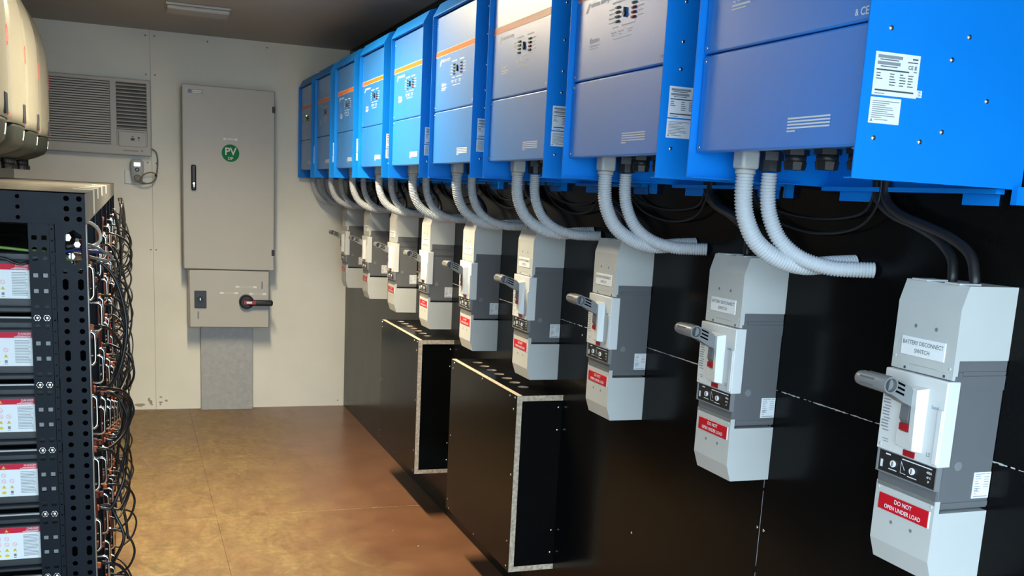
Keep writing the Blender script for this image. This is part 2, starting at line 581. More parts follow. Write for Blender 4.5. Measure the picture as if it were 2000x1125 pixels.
# wall behind the camera with the open doorway
DX0, DX1, DZ1 = XL + .12, XR - .08, 2.12
wf = MB().box(XL, DX0, YF - .06, YF, 0, ZC).box(DX1, XR, YF - .06, YF, 0, ZC).box(DX0, DX1, YF - .06, YF, DZ1, ZC)
struct('wall_front', wf, 'wall_cream')

# ================================================================== LAMPS
def fixture(loc, lit):
    t = thing('ceiling_light', loc, 'lit long ceiling batten lamp over the middle of the aisle' if lit else 'unlit white ceiling fitting near the cream back wall', 'ceiling light')
    hx, hy = (.05, .60) if lit else (.150, .090)
    MB().bbox(-hx - .005, hx + .005, -hy - .005, hy + .005, -.012, 0, .004).build('base_plate', 'fixture_white', t)
    MB().bbox(-hx, hx, -hy, hy, -.032, -.012, .008).build('diffuser', 'lamp_lens' if lit else 'fixture_white', t)
    return t
fixture((.335, 5.69, ZC), False)
lit = fixture((LAMP_POS[0], LAMP_POS[1], ZC), True)
ld = bpy.data.lights.new('lamp_light', 'AREA')
ld.shape = 'RECTANGLE'; ld.size = .095; ld.size_y = 1.18
ld.energy = LAMP_POWER; ld.color = LAMP_COL
ld.spread = math.radians(150)
lo = bpy.data.objects.new('lamp_light', ld); C.objects.link(lo)
lo.location = (0, 0, -.036); lo.parent = lit

# ================================================================== BLUE INVERTERS
X0, Y0, Z0, PIT = .9845, 1.261, 1.4835, .614
IW, ID, IH = .488, XR - X0, .592
def make_inverter():
    t = thing('blue_inverter', (X0, Y0, Z0), '', 'inverter')
    prof = [(0, 0), (0, .541), (.023, .584), (.046, IH), (ID, IH), (ID, 0)]
    m = MB()
    for a, b in ((0, .0025), (IW - .0025, IW)): m.prism(prof, 'y', a, b)
    # hood sheets
    top = [(0, .541), (.023, .584), (.046, IH), (ID, IH), (ID, IH - .003), (.047, IH - .003), (.025, .582), (.004, .5405), (.014, .5405), (.014, .538), (0, .538)]
    m.prism(top, 'y', .0025, IW - .0025)
    m.box(.034, ID - .001, .0026, IW - .0026, .058, IH - .004)          # inner body
    m.box(ID - .004, ID, .0026, IW - .0026, 0, .06)                   # back plate
    for a, b in ((.0025, .020), (IW - .020, IW - .0025)): m.box(.0005, .25, a, b, 0, .0018)  # inward bottom lips
    m.build('case', 'blue', t)
    wbk = MB().box(ID - .030, ID - .012, .02, IW - .02, -.008, 0).build('wall_bracket', 'blue', t)
    for q_ in ((ID - .006, ID, .04, .115, -.026, .0), (ID - .006, ID, .33, .44, -.026, 0), (ID - .018, ID - .0001, -.012, .0, -.024, .004)):
        MB().box(*q_).build('bracket_tab', 'blue', wbk)
    pu = MB().bbox(.014, .0335, .0045, IW - .0045, .2235, .5365, .0035, 2).build('front_panel', 'blue_panel', t)
    pl = MB().bbox(.014, .0335, .0045, IW - .0045, .047, .2215, .0035, 2).build('front_panel', 'blue_panel', t)
    fx = .0137
    MB().box(fx, .0145, .008, IW - .010, .4045, .4205).build('stripe', 'orange', pu)
    q = P2('L', fx - .0002)
    q.rect(-(IW - .010), -.008, .4205, .4219); q.rect(-(IW - .010), -.008, .4031, .4045)
    q.rect(-(IW - .010), -(IW - .0114), .4045, .4205)
    # maker's mark and name
    q.poly([(-.432, .372), (-.420, .386), (-.411, .382), (-.418, .374)]); q.poly([(-.424, .381), (-.412, .394), (-.404, .391), (-.415, .379)])
    q.text('victron energy', .0165, -.402, .3875, 'LEFT', True)
    # panel print around the lamps
    for v in (.3625, .353, .3435, .334):
        q.rect(-.300, -.274, v - .0012, v + .0012); q.rect(-.158, -.132, v - .0012, v + .0012)
    q.rect(-.285, -.228, .3725, .3765); q.rect(-.20, -.150, .3725, .3765)
    q.rect(-.278, -.250, .3215, .3240); q.rect(-.232, -.165, .3215, .3240)
    for u in (-.272, -.235, -.190):
        q.rect(u - .012, u + .012, .3105, .3135); q.rect(u - .008, u + .008, .3055, .3075)
    q.rect(-.270, -.182, .2970, .2990)
    q.text('Quattro', .016, -.398, .308, 'LEFT', True)
    q.rect(-.398, -.340, .2950, .2985); q.rect(-.398, -.352, .2895, .2920)
    q.text('CE', .016, -.030, .2375, 'CENTER', True); q.text('&', .013, -.048, .2375, 'CENTER', True)
    q.build('panel_print', 'print_white', pu)
    q = P2('L', fx - .0002)
    for k, v in enumerate((.0945, .0895, .0845, .0795)): q.rect(-.195, -.084, v - .0013, v + .0013)
    q.rect(-.195, -.172, .0735, .0758)
    q.build('panel_print', 'print_white', pl)
    def led(y, z, m):
        b = MB(); n = 12; o = 0
        vs = [(fx, y + .0125 * math.cos(2 * PI * i / n), z + .0033 * math.sin(2 * PI * i / n)) for i in range(n)]
        vs += [(fx - .003, y + .009 * math.cos(2 * PI * i / n), z + .0021 * math.sin(2 * PI * i / n)) for i in range(n)]
        b.add(vs, [(i, (i + 1) % n, n + (i + 1) % n, n + i) for i in range(n)] + [tuple(range(n, 2 * n))], 0, True)
        return b.build('led', m, pu)
    for k in range(4):
        led(.256, .363 - k * .0097, 'led_green')
        led(.177, .3622 - k * .0097, 'led_green' if k == 0 else 'led_red')
    MB().prism([(.2195 - .0065, .3445), (.2195 - .0028, .3490), (.2195 - .0018, .3585), (.2195 + .0018, .3585), (.2195 + .0028, .3490), (.2195 + .0065, .3445), (.2195, .3385)], 'x', fx - .0045, fx).build('toggle_switch', 'black', pu)
    # screws on panel edges
    sm = MB().dome((0, 0, 0), (-1, 0, 0), .004, .002).mesh('screw', 'steel')
    for y in (.014, IW - .013):
        for z, pr in ((.235, pu), (.512, pu), (.211, pl), (.057, pl)): link('screw', sm, pr, (fx + .0008, y, z))
    # near side plate: rivets and rating labels
    sm = MB().dome((0, 0, 0), (0, -1, 0), .0042, .0022).cyl((0, -.0019, 0), (0, -1, 0), .0013, .0006, 6, 1).mesh('screw', ['steel', 'print_dark'])
    for x, z in ((.0395, .213), (.183, .215), (.156, .180), (.2324, .127), (.154, .076), (.115, .059), (.030, .059), (.040, .265), (.040, .34), (.040, .43), (.040, .51), (.16, .34), (.22, .45), (.10, .56), (.24, .56)):
        link('screw', sm, t, (x, 0, z))
    L1 = MB().box(.018, .098, -.0006, 0, .1195, .1795).box(.098, .108, -.0006, 0, .1215, .1315).build('rating_label', 'label_white', t)
    q = P2('F', -.0009)
    q.rect(.022, .066, .171, .1755, 0); q.rect(.022, .063, .162, .1665, 0)
    q.rect(.026, .060, .1685, .1698, 1); q.rect(.028, .058, .1592, .1604, 1)
    q.rect(.021, .080, .1540, .1560, 1); q.rect(.084, .094, .1725, .1745, 1); q.rect(.076, .094, .1680, .1695, 1)
    q.text('CE', .0075, .082, .1615, 'CENTER', True, 1); q.rect(.089, .093, .1588, .1645, 0); q.rect(.088, .094, .1552, .1564, 1)
    for r in range(5):
        for c in range(4):
            if c == 0 and r > 2: continue
            u = (.022, .046, .064, .079)[c]
            q.rect(u, u + random.uniform(.006, .012), .1495 - r * .0038, .1508 - r * .0038, 1)
    q.rect(.022, .092, .1255, .1278, 1); q.rect(.022, .040, .1215, .1228, 0)
    q.text('UK', .0038, .103, .1288, 'CENTER', True, 1); q.text('CA', .0038, .103, .1247, 'CENTER', True, 1)
    q.build('label_print', ['print_grey', 'print_dark'], L1)
    L2 = MB().box(.0172, .072, -.0006, 0, .0800, .1165).build('warning_label', 'label_white', t)
    q = P2('F', -.0009)
    for k, wd in enumerate((.048, .030, .024, .036, .038, .028, .040, .042, .018, .030)):
        q.rect(.021 + (.006 if k > 8 else 0), .021 + wd, .1108 - k * .0029, .1120 - k * .0029)
    q.poly([(.019, .0825), (.0245, .0825), (.0218, .0870)])
    q.build('label_print', 'print_grey', L2)
    # glands under the body
    for x, y in ((.145, .350), (.155, .270), (.165, .195)):
        g = MB().cyl((x, y, .058), (0, 0, -1), .024, .010, 6, smooth=False).cyl((x, y, .048), (0, 0, -1), .0195, .012, 18).cyl((x, y, .036), (0, 0, -1), .0215, .014, 8, r2=.019, smooth=False)
        g.build('cable_gland', 'dark_plastic', t)
    for y in (.075, .130):
        MB().cyl((.12, y, .058), (0, 0, -1), .020, .006, 14).cyl((.12, y, .052), (0, 0, -1), .017, .014, 14, r2=.006).build('blanking_plug', 'conduit_adaptor', t)
    return t
inv0 = make_inverter()
invs = []
for k in range(9):
    o = inv0 if k == 0 else copy_tree(inv0)
    o.location = (X0, Y0 + k * PIT, Z0)
    o['label'] = ['nearest blue inverter, its bright side with white rating labels filling the top right corner',
                  'second blue inverter from the camera, its front panel glossy with red and green lamps',
                  'third blue inverter from the camera, pale reflection across its orange stripe',
                  'fourth blue inverter from the camera, grey-blue panel with bright orange stripe',
                  'fifth blue inverter from the camera, vivid blue panel above the far plywood box',
                  'sixth blue inverter from the camera, with sloping pale blue hood',
                  'seventh blue inverter from the camera, third from the cream back wall',
                  'eighth blue inverter from the camera, next to last before the back wall',
                  'farthest blue inverter, dim panel with one lit lamp beside the back wall'][k]
    o['group'] = 'blue inverters in a row on the right wall'
    invs.append(o)
for ch in invs[8].children:
    if ch.name.startswith('front_panel') and len(ch.children) > 8:
        lit_led = [c for c in ch.children if c.name.startswith('led')][0]
        lit_led.data = lit_led.data.copy()
        lit_led.data.materials[0] = MATS['led_green_lit']

# ================================================================== CORRUGATED CONDUITS
def conduit_mesh(path, r, step=.0058):
    pts = resample(spline(path, 24), step / 6)
    prof = (.965, 1.0, 1.0, .965, .86, .86)
    return MB().tube(pts, r, 20, 0, rfun=lambda k: r * prof[k % 6]).mesh('corrugated_tube', 'conduit')
rel = lambda P: [(x - X0, y - Y0, z - Z0) for x, y, z in P]
cA = conduit_mesh(rel([(1.072, 1.683, 1.500), (1.072, 1.682, 1.455), (1.080, 1.680, 1.415), (1.105, 1.676, 1.372), (1.150, 1.668, 1.342), (1.205, 1.658, 1.330), (1.26, 1.648, 1.335), (1.3095, 1.640, 1.339)]), .0172)
cB = conduit_mesh(rel([(1.130, 1.690, 1.500), (1.130, 1.689, 1.460), (1.136, 1.684, 1.420), (1.155, 1.670, 1.376), (1.190, 1.648, 1.345), (1.235, 1.620, 1.331), (1.275, 1.598, 1.330), (1.3095, 1.580, 1.331)]), .0152)
adA = MB().bbox(-.0190, .0190, -.0190, .0190, -.038, -.002, .006).cyl((0, 0, -.038), (0, 0, -1), .0192, .008, 16).mesh('adaptor', 'conduit_adaptor')
adB = MB().cyl((0, 0, -.002), (0, 0, -1), .024, .016, 6, smooth=False).cyl((0, 0, -.018), (0, 0, -1), .0215, .020, 10, smooth=False).mesh('adaptor', 'dark_plastic')
for k in range(9):
    for me, ad, ax, ay, which in ((cA, adA, 1.072 - X0, 1.683 - Y0, 'front'), (cB, adB, 1.130 - X0, 1.690 - Y0, 'rear')):
        nth = 'nearest' if k == 0 else ('farthest' if k == 8 else ORD[k])
        t = thing('corrugated_conduit', (X0, Y0 + k * PIT, Z0), '', 'conduit', 'grey conduits curving from the inverters into the right wall')
        t['label'] = 'grey corrugated conduit with %s under the %s blue inverter' % ('square grey adaptor' if which == 'front' else 'black gland', nth)
        link('corrugated_tube', me, t)
        link('adaptor', ad, t, (ax, ay, .058))

# ================================================================== BLACK CABLES TO THE DISCONNECT SWITCHES
cab = []
for P in ([(1.285, 1.545, 1.50), (1.280, 1.535, 1.462), (1.275, 1.490, 1.437), (1.270, 1.420, 1.420), (1.262, 1.345, 1.402), (1.256, 1.292, 1.378), (1.250, 1.270, 1.345), (1.250, 1.268, 1.328)],
          [(1.295, 1.585, 1.50), (1.292, 1.570, 1.462), (1.286, 1.520, 1.436), (1.282, 1.450, 1.418), (1.275, 1.388, 1.398), (1.268, 1.345, 1.372), (1.262, 1.330, 1.345), (1.262, 1.330, 1.328)]):
    cab.append(MB().tube(spline(rel(P), 8), .0085, 10).mesh('battery_cable', 'cable_black'))
for k in range(9):
    for i in range(2):
        o = link('battery_cable', cab[i], None, (X0, Y0 + k * PIT, Z0))
        tag(o, 'thick black cable, %s of two entering the top of the %s disconnect switch' % (('nearer', 'farther')[i], 'nearest' if k == 0 else ('farthest' if k == 8 else ORD[k])), 'cable', 'black cables on the right wall')
thin = [MB().tube(spline(rel(P), 8), .003, 8).mesh('signal_cable', 'cable_black') for P in
        ([(1.275, 1.36, 1.52), (1.280, 1.35, 1.46), (1.292, 1.29, 1.415), (1.297, 1.16, 1.392), (1.295, 1.02, 1.405), (1.285, .95, 1.45), (1.28, .94, 1.52)],
         [(1.288, 1.39, 1.52), (1.292, 1.38, 1.47), (1.302, 1.30, 1.435), (1.304, 1.17, 1.42), (1.303, 1.03, 1.43), (1.296, .98, 1.46), (1.29, .97, 1.52)])]
for k in range(1, 9):
    for i in range(2):
        o = link('signal_cable', thin[i], None, (X0, Y0 + k * PIT, Z0))
        tag(o, 'thin dark cable sagging %s below the %s blue inverter' % (('lower', 'higher')[i], 'farthest' if k == 8 else ORD[k]), 'cable', 'thin cables on the right wall')

# ================================================================== BATTERY DISCONNECT SWITCHES
BX, BY, BZ = 1.2003, 1.2362, .8455
BW = .141
def make_switch():
    t = thing('disconnect_switch', (BX, BY, BZ), '', 'switch', 'battery disconnect switches in a row on the right wall')
    D = XR - BX
    # grey moulded body
    m = MB().bbox(.004, D, .001, BW - .001, .124, .368, .0015, 1)
    m.box(.000, .01, .0015, BW - .0015, .132, .200)
    m.build('body', 'mid_grey', t)
    for q_ in ((.020, D - .002, -.0010, .002, .346, .352), (.010, D - .002, -.0006, .002, .3525, .369), (.012, D - .002, -.0008, .002, .128, .136), (.0115, .0185, -.0012, .002, .338, .351), (.006, D - .001, -.0005, .002, .3215, .3445)):
        MB().box(*q_).build('moulded_rib', 'mid_grey', t)
    # covers
    def cover(prof, name, z):
        b = MB().prism(prof, 'y', 0, BW).build(name, 'light_grey', t)
        return b
    up_ = cover([(0, .338), (0, .4505), (.0110, .4865), (D, .4865), (D, .369), (.010, .369), (.010, .338)], 'terminal_cover', 0)
    lo_ = cover([(.012, 0), (0, .036), (0, .139), (.010, .139), (.010, .1185), (D, .1185), (D, 0)], 'terminal_cover', 0)
    MB().box(.0015, .006, .045, .100, .139, .147).build('cover_tongue', 'light_grey', lo_)
    for q_ in ((.018, .05), (.09, .124)): MB().box(.006, .05, q_[0], q_[1], .4865, .489).build('top_flap', 'light_grey', up_)
    # dimple screws
    dm = MB().cyl((-.0003, 0, 0), (1, 0, 0), .0034, .001, 12).mesh('dimple', 'handle_grey')
    ds = MB().dome((0, 0, 0), (-1, 0, 0), .0029, .001, 10).mesh('screw', 'light_grey')
    for y, z, pr in ((.0945, .4128, up_), (.0478, .4125, up_), (.0945, .0752, lo_), (.0468, .0752, lo_)):
        link('dimple', dm, pr, (0, y, z))
    for y, z, pr in ((.134, .358, up_), (.008, .355, up_), (.134, .128, lo_), (.008, .128, lo_)):
        link('screw', ds, pr, (0, y, z))
    # fascia
    fa = MB().bbox(-.0085, .018, -.002, BW + .002, .196, .336, .002, 2)
    fa = fa.build('fascia', 'cover_white', t)
    MB().bbox(-.012, -.008, -.0015, .010, .200, .290, .0015, 1).build('fascia_rib', 'cover_white', fa)
    for y in (.022, .112):
        MB().box(-.0005, .004, y - .012, y + .012, .338, .3475).build('fixing_tab', 'light_grey', up_)
        MB().cyl((-.0010, y - .004, .342), (1, 0, 0), .0026, .001, 10).build('screw', 'print_dark', up_)
    MB().box(-.0004, .001, .036, .098, .3488, .3493).build('seam', 'print_grey', up_)
    ds2 = MB().dome((0, 0, 0), (-1, 0, 0), .0034, .0012, 10).mesh('screw', 'light_grey')
    for y, z in ((.007, .205), (.134, .205)): link('screw', ds2, fa, (-.0085, y, z))
    # raised toggle housing (hollow)
    y0, y1, z0, z1 = .036, .096, .2115, .318
    hm = MB()
    o = [(-.0085, y0, z0), (-.0085, y1, z0), (-.0085, y1, z1), (-.0085, y0, z1)]
    i_ = [(-.0245, y0 + .006, z0 + .003), (-.0165, y1 - .006, z0 + .004), (-.0165, y1 - .008, z1 - .008), (-.0245, y0 + .010, z1 - .004)]
    s0 = [(-.0225, y0 + .020, z0 + .030), (-.0170, y1 - .012, z0 + .028), (-.0170, y1 - .014, z1 - .016), (-.0225, y0 + .022, z1 - .014)]
    b0 = [(-.004, p[1], p[2]) for p in s0]
    hm.add(o + i_ + s0 + b0, [(a, (a + 1) % 4, 4 + (a + 1) % 4, 4 + a) for a in range(4)] + [(4 + a, 4 + (a + 1) % 4, 8 + (a + 1) % 4, 8 + a) for a in range(4)] + [(8 + a, 8 + (a + 1) % 4, 12 + (a + 1) % 4, 12 + a) for a in range(4)] + [(12, 13, 14, 15)])
    hs = hm.build('toggle_housing', 'cover_white', t)
    MB().box(-.020, -.012, y0 + .023, y1 - .018, z0 + .032, z1 - .022).build('toggle_slot', 'handle_grey', hs)
    MB().box(-.024, -.016, y0 + .023, y1 - .018, z0 + .0315, z0 + .043).build('red_marker', 'red_part', hs)
    MB().box(-.0105, -.006, .050, .076, .1985, .2085).build('trip_button', 'red_part', fa)
    # lever with grip running away along the wall
    hd = MB()
    hd.prism([(-.070, .3345), (-.048, .3285), (-.028, .3180), (-.0185, .3080), (-.0175, .2920), (-.0225, .2850), (-.040, .2925), (-.058, .3025), (-.074, .3100)], 'y', .057, .081)
    h = hd.build('lever', 'handle_grey', t)
    MB().prism([(-.0235, .2950), (-.0165, .2950), (-.0165, .2560), (-.0205, .2540), (-.0250, .2620)], 'y', .0595, .0785).build('lever_stem', 'mid_grey', h)
    for z in (.3245, .3170, .3095):
        MB().prism([(-.0405, z - .0065), (-.0640, z + .0030), (-.0640, z + .0064), (-.0405, z - .0030)], 'y', .0562, .0640).build('slot', 'hole_black', h)
    n = 20; prof = [(.000, .0112), (.000, .0138), (.004, .0142), (.02, .0142), (.045, .0136), (.068, .0128), (.076, .0115), (.080, .0085), (.0815, .004)]
    g = MB(); cx_, cz = -.075, .3225
    for k, (yy, r) in enumerate(prof):
        for i in range(n):
            a = 2 * PI * i / n
            g.v.append((cx_ + r * math.cos(a), 0.049 + yy, cz + r * math.sin(a)))
    for k in range(len(prof) - 1):
        for i in range(n):
            g.f.append((k * n + i, k * n + (i + 1) % n, (k + 1) * n + (i + 1) % n, (k + 1) * n + i)); g.mi.append(0); g.sm.append(k > 1)
    g.f.append(tuple((len(prof) - 1) * n + i for i in range(n))); g.mi.append(0); g.sm.append(False)
    g.cyl((cx_, .049, cz), (0, 1, 0), .0112, .020, n, 1, r2=.0105, cap=False)  # darker grey lining puts shade into the colour of the hollow end
    g.cyl((cx_, .068, cz), (0, 1, 0), .0108, .0005, n, 1)
    gg = g.build('grip', ['handle_grey', 'mid_grey'], t)
    for a in (.35, 1.1, 1.9, 2.7, 3.5):
        MB().box(cx_ - .0012 + .0136 * math.cos(a), cx_ + .0012 + .0136 * math.cos(a), .075, .110, cz - .0012 + .0136 * math.sin(a), cz + .0012 + .0136 * math.sin(a)).build('grip_groove', 'mid_grey', gg)
    # trip unit
    tu = MB().bbox(-.004, .006, .001, BW - .001, .1585, .1945, .0015, 1).build('trip_unit', 'dark_plastic', t)
    MB().box(-.006, .004, -.0006, BW + .0006, .1945, .1965).box(-.006, .004, -.0006, BW + .0006, .1565, .1585).box(-.006, .004, BW - .003, BW + .0006, .1585, .1945).box(-.006, .004, -.0006, .002, .1585, .1945).build('frame', 'handle_grey', tu)
    for y, z in ((.101, .1765), (.055, .1755)):
        MB().cyl((-.004, y, z), (-1, 0, 0), .0058, .003, 14).box(-.0078, -.007, y - .0008, y + .0008, z - .004, z + .004, 1).build('dial', ['label_white', 'dark_plastic'], tu)
    q = P2('L', -.0043)
    q.rect(-.082, -.012, .1890, .1908); q.rect(-.122, -.110, .1885, .1910)
    q.text('400A', .0058, -.0175, .1825, 'CENTER', True); q.text('40°C', .0050, -.0175, .1745, 'CENTER', True); q.text('3P', .0050, -.0175, .1675, 'CENTER', True)
    q.rect(-.112, -.092, .1650, .1665); q.rect(-.066, -.044, .1635, .1650)
    q.rect(-.0835, -.0825, .166, .186); q.rect(-.0835, -.070, .1655, .1663); q.poly([(-.0825, .184), (-.0815, .184), (-.073, .172), (-.0745, .172)])
    q.rect(-.133, -.127, .165, .178)
    q.build('trip_print', 'print_white', tu)
    # print on the fascia
    P2('L', -.0088).text('LS', .0095, -.021, .2125, 'CENTER', True).build('maker_print', 'print_grey', fa)
    P2('L', -.0088).text('Susol', .0075, -.019, .2905, 'CENTER', True).build('series_print', 'print_grey', fa)
    q = P2('L', -.0088)
    for k in range(13):
        q.rect(-.138, -.121, .292 - k * .0052, .2945 - k * .0052) if k % 4 else q.rect(-.134, -.118, .292 - k * .0052, .2940 - k * .0052)
    q.rect(-.131, -.116, .2150, .2165); q.rect(-.128, -.116, .2110, .2125)
    q.build('rating_print', 'print_grey', fa)['kind'] = 'stuff'
    # plates
    npl = MB().bbox(-.0018, .0001, .0218, .1212, .3632, .3940, .0005, 1).build('nameplate', 'label_white', t)
    q = P2('L', -.0021)
    q.text('BATTERY DISCONNECT', .0098, -.0715, .3845, 'CENTER', su=.88); q.text('SWITCH', .0098, -.0715, .3720, 'CENTER', su=.95)
    q.build('lettering', 'print_dark', npl)
    rp = MB().bbox(-.0018, .0001, .0095, .1295, .0918, .1200, .0005, 1).build('warning_plate', 'red_plate', t)
    MB().box(-.0015, .0, .0078, .0095, .0918, .1200).build('plate_edge', 'label_white', rp)
    q = P2('L', -.0021)
    q.text('DO NOT', .0105, -.0695, .1120, 'CENTER', True); q.text('OPEN UNDER LOAD', .0100, -.0695, .0995, 'CENTER', True, su=.95)
    q.build('lettering', 'print_white', rp)
    # near side: round cap and rating sticker
    MB().cyl((.0364, .001, .1973), (0, -1, 0), .0078, .0016, 20).build('round_cap', 'handle_grey', t)
    st = MB().box(.0735, .1085, .0000, .001, .1410, .1850).build('rating_sticker', 'label_white', t)
    q = P2('F', -.0003)
    q.rect(.0765, .0965, .1815, .1825); q.rect(.0985, .1065, .1815, .1825)
    for k in range(8): q.rect(.0765, .0765 + random.uniform(.006, .013), .1780 - k * .0042, .1790 - k * .0042)
    for k in range(5): q.rect(.095, .1055, .1765 - k * .0042, .1775 - k * .0042)
    q.text('CE', .0065, .0800, .1560, 'CENTER', True)
    q.rect(.0765, .1055, .1435, .1450)
    q.build('label_print', 'print_grey', st)
    return t
sw0 = make_switch()
for k in range(9):
    o = sw0 if k == 0 else copy_tree(sw0)
    o.location = (BX, BY + k * PIT, BZ)
    o['label'] = ['nearest battery disconnect switch, large, with readable red and white plates',
                  'second battery disconnect switch from the camera, over the vertical wall joint',
                  'third battery disconnect switch from the camera, right of the near plywood box',
                  'fourth battery disconnect switch from the camera, over the near plywood box end',
                  'fifth battery disconnect switch from the camera, left of the fourth over the near box',
                  'sixth battery disconnect switch from the camera, over the near end of the far box',
                  'seventh battery disconnect switch from the camera, over the far plywood box',
                  'eighth battery disconnect switch from the camera, one before the farthest',
                  'farthest battery disconnect switch, its lever standing against the cream wall'][k]

# ================================================================== PLYWOOD BOXES
def ply_box(y0, y1, label, group):
    xf, z0, z1 = 1.150, .2045, .8045
    t = thing('plywood_box', (xf, y0, z0), label, 'box', group)
    def board(name, a, b, c, d, e, f, thin):
        return MB().box(a - xf, b - xf, c - y0, d - y0, e - z0, f - z0, 0, 1, thin).build(name, ['film_ply', 'ply_edge'], t)
    board('front_board', xf, xf + .018, y0, y1, z0, z1, 'x')
    # top board with a row of drilled holes
    m = MB(); L = y1 - y0; a, b = xf + .018 - xf, XR - xf
    n = 7; pitch = .083; s0 = L / 2 - pitch * n / 2 + .03; yy = [s0 + pitch * k for k in range(n + 1)]
    zt, zb = z1 - z0, z1 - z0 - .018
    m.box(a, b, 0, yy[0], zb, zt, 0, 1, 'z'); m.box(a, b, yy[-1], L, zb, zt, 0, 1, 'z')
    hc = a + .058; hr = .019
    for k in range(n):
        c0, c1 = yy[k], yy[k + 1]; cy_ = (c0 + c1) / 2
        x0_, x1_ = hc - pitch / 2, hc + pitch / 2
        m.box(a, x0_, c0, c1, zb, zt, 0, 1, 'z'); m.box(x1_, b, c0, c1, zb, zt, 0, 1, 'z')
        N = 16; ring = []; sq = []
        for i in range(N):
            an = 2 * PI * i / N
            ring.append((hc + hr * math.cos(an), cy_ + hr * math.sin(an)))
            s = (pitch / 2) / max(abs(math.cos(an)), abs(math.sin(an)))
            sq.append((hc + s * math.cos(an), cy_ + s * math.sin(an)))
        m.add([(x, y, zt) for x, y in sq] + [(x, y, zt) for x, y in ring], [(i, (i + 1) % N, N + (i + 1) % N, N + i) for i in range(N)], 0)
        m.add([(x, y, zb) for x, y in sq] + [(x, y, zb) for x, y in ring], [(i, (i + 1) % N, N + (i + 1) % N, N + i) for i in range(N)], 0)
        m.add([(x, y, zt) for x, y in ring] + [(x, y, zb) for x, y in ring], [(i, (i + 1) % N, N + (i + 1) % N, N + i) for i in range(N)], 1)
    m.build('top_board', ['film_ply', 'ply_edge'], t)
    board('bottom_board', xf + .018, XR, y0, y1, z0, z0 + .018, 'z')
    board('side_board', xf + .018, XR, y0 + .004, y0 + .022, z0 + .018, z1 - .018, 'y')
    board('side_board', xf + .018, XR, y1 - .022, y1 - .004, z0 + .018, z1 - .018, 'y')
    sm = MB().dome((0, 0, 0), (-1, 0, 0), .0036, .0015, 8).mesh('screw', 'steel')
    for y, z in ((.02, .59), (.07, .588), (.36, .590), (.70, .59), (.715, .566), (.03, .55), (.025, .33), (.03, .10), (.715, .30), (.72, .04), (.03, .012), (.38, .006), (.70, .008)):
        link('screw', sm, t, (0, min(y, L - .01), z))
    sm = MB().dome((0, 0, 0), (0, -1, 0), .0042, .002, 8).mesh('screw', 'steel')
    for z in (.5586, .4826, .1363, .0583): link('screw', sm, t, (.148, .004, z))
    return t
ply_box(3.020, 3.757, 'larger near black plywood box with pale edges and a row of holes on top', 'black plywood boxes on the right wall')
ply_box(4.256, 4.958, 'smaller far black plywood box with pale edges and a row of holes on top', 'black plywood boxes on the right wall')

# ================================================================== PV CABINET ON THE BACK WALL
CD = .21; yc = YB - CD
t = thing('electrical_cabinet', (.556, YB, .91), 'tall grey steel cabinet with round green PV sign on the cream wall', 'cabinet')
def rel3(m, o): 
    m.v = [(x - o[0], y - o[1], z - o[2]) for x, y, z in m.v]; return m
O = (.556, YB, .91)
rel3(MB().bbox(.294, .818, yc + .022, YB, .909, 1.976, .006), O).build('body', 'cabinet_grey', t)
dr = rel3(MB().bbox(.2905, .8215, yc, yc + .020, .906, 1.979, .006, 3), O).build('door', 'cabinet_grey', t)
for z in (1.8703, 1.0162): rel3(MB().bbox(.806, .8235, yc - .004, yc + .012, z - .018, z + .018, .002, 1), O).build('hinge', 'black', dr)
lk = rel3(MB().bbox(.338, .366, yc - .022, yc, 1.372, 1.520, .007, 2), O).build('lock_handle', 'black', dr)
rel3(MB().cyl((.352, yc - .022, 1.412), (0, -1, 0), .006, .003, 12).box(.3505, .3535, yc - .026, yc - .022, 1.392, 1.412), O).build('key', 'steel', lk)
gs = rel3(MB().cyl((.5635, yc - .0006, 1.6005), (0, 1, 0), .0510, .0008, 40), O).build('green_sign', 'green_sign', dr)
q = P2('F', yc - .001); q.text('PV', .060, .5635, 1.6085, 'CENTER', True); q.text('DP', .024, .5635, 1.5690, 'CENTER', True)
rel3(q, O).build('lettering', 'print_white', gs)
q = P2('F', yc - .0007)
q.rect(.5225, .6030, 1.6740, 1.6890); nm = rel3(q, O).build('name_strip', 'ac_plastic', dr)
q = P2('F', yc - .0011); q.rect(.5225, .537, 1.6750, 1.6880); q.rect(.588, .6030, 1.6750, 1.6880); q.rect(.545, .582, 1.6800, 1.6835); rel3(q, O).build('strip_print', 'label_white', nm)
q = P2('F', yc - .0007); q.rect(.318, .408, 1.926, 1.953); ls = rel3(q, O).build('maker_sticker', 'sticker_clear', dr)
q = P2('F', yc - .0011); q.rect(.326, .344, 1.930, 1.949, 0); q.rect(.350, .403, 1.940, 1.947, 1); q.rect(.350, .398, 1.931, 1.936, 1); q.rect(.318, .3225, 1.944, 1.953, 1); rel3(q, O).build('sticker_print', ['cable_blue', 'label_white'], ls)

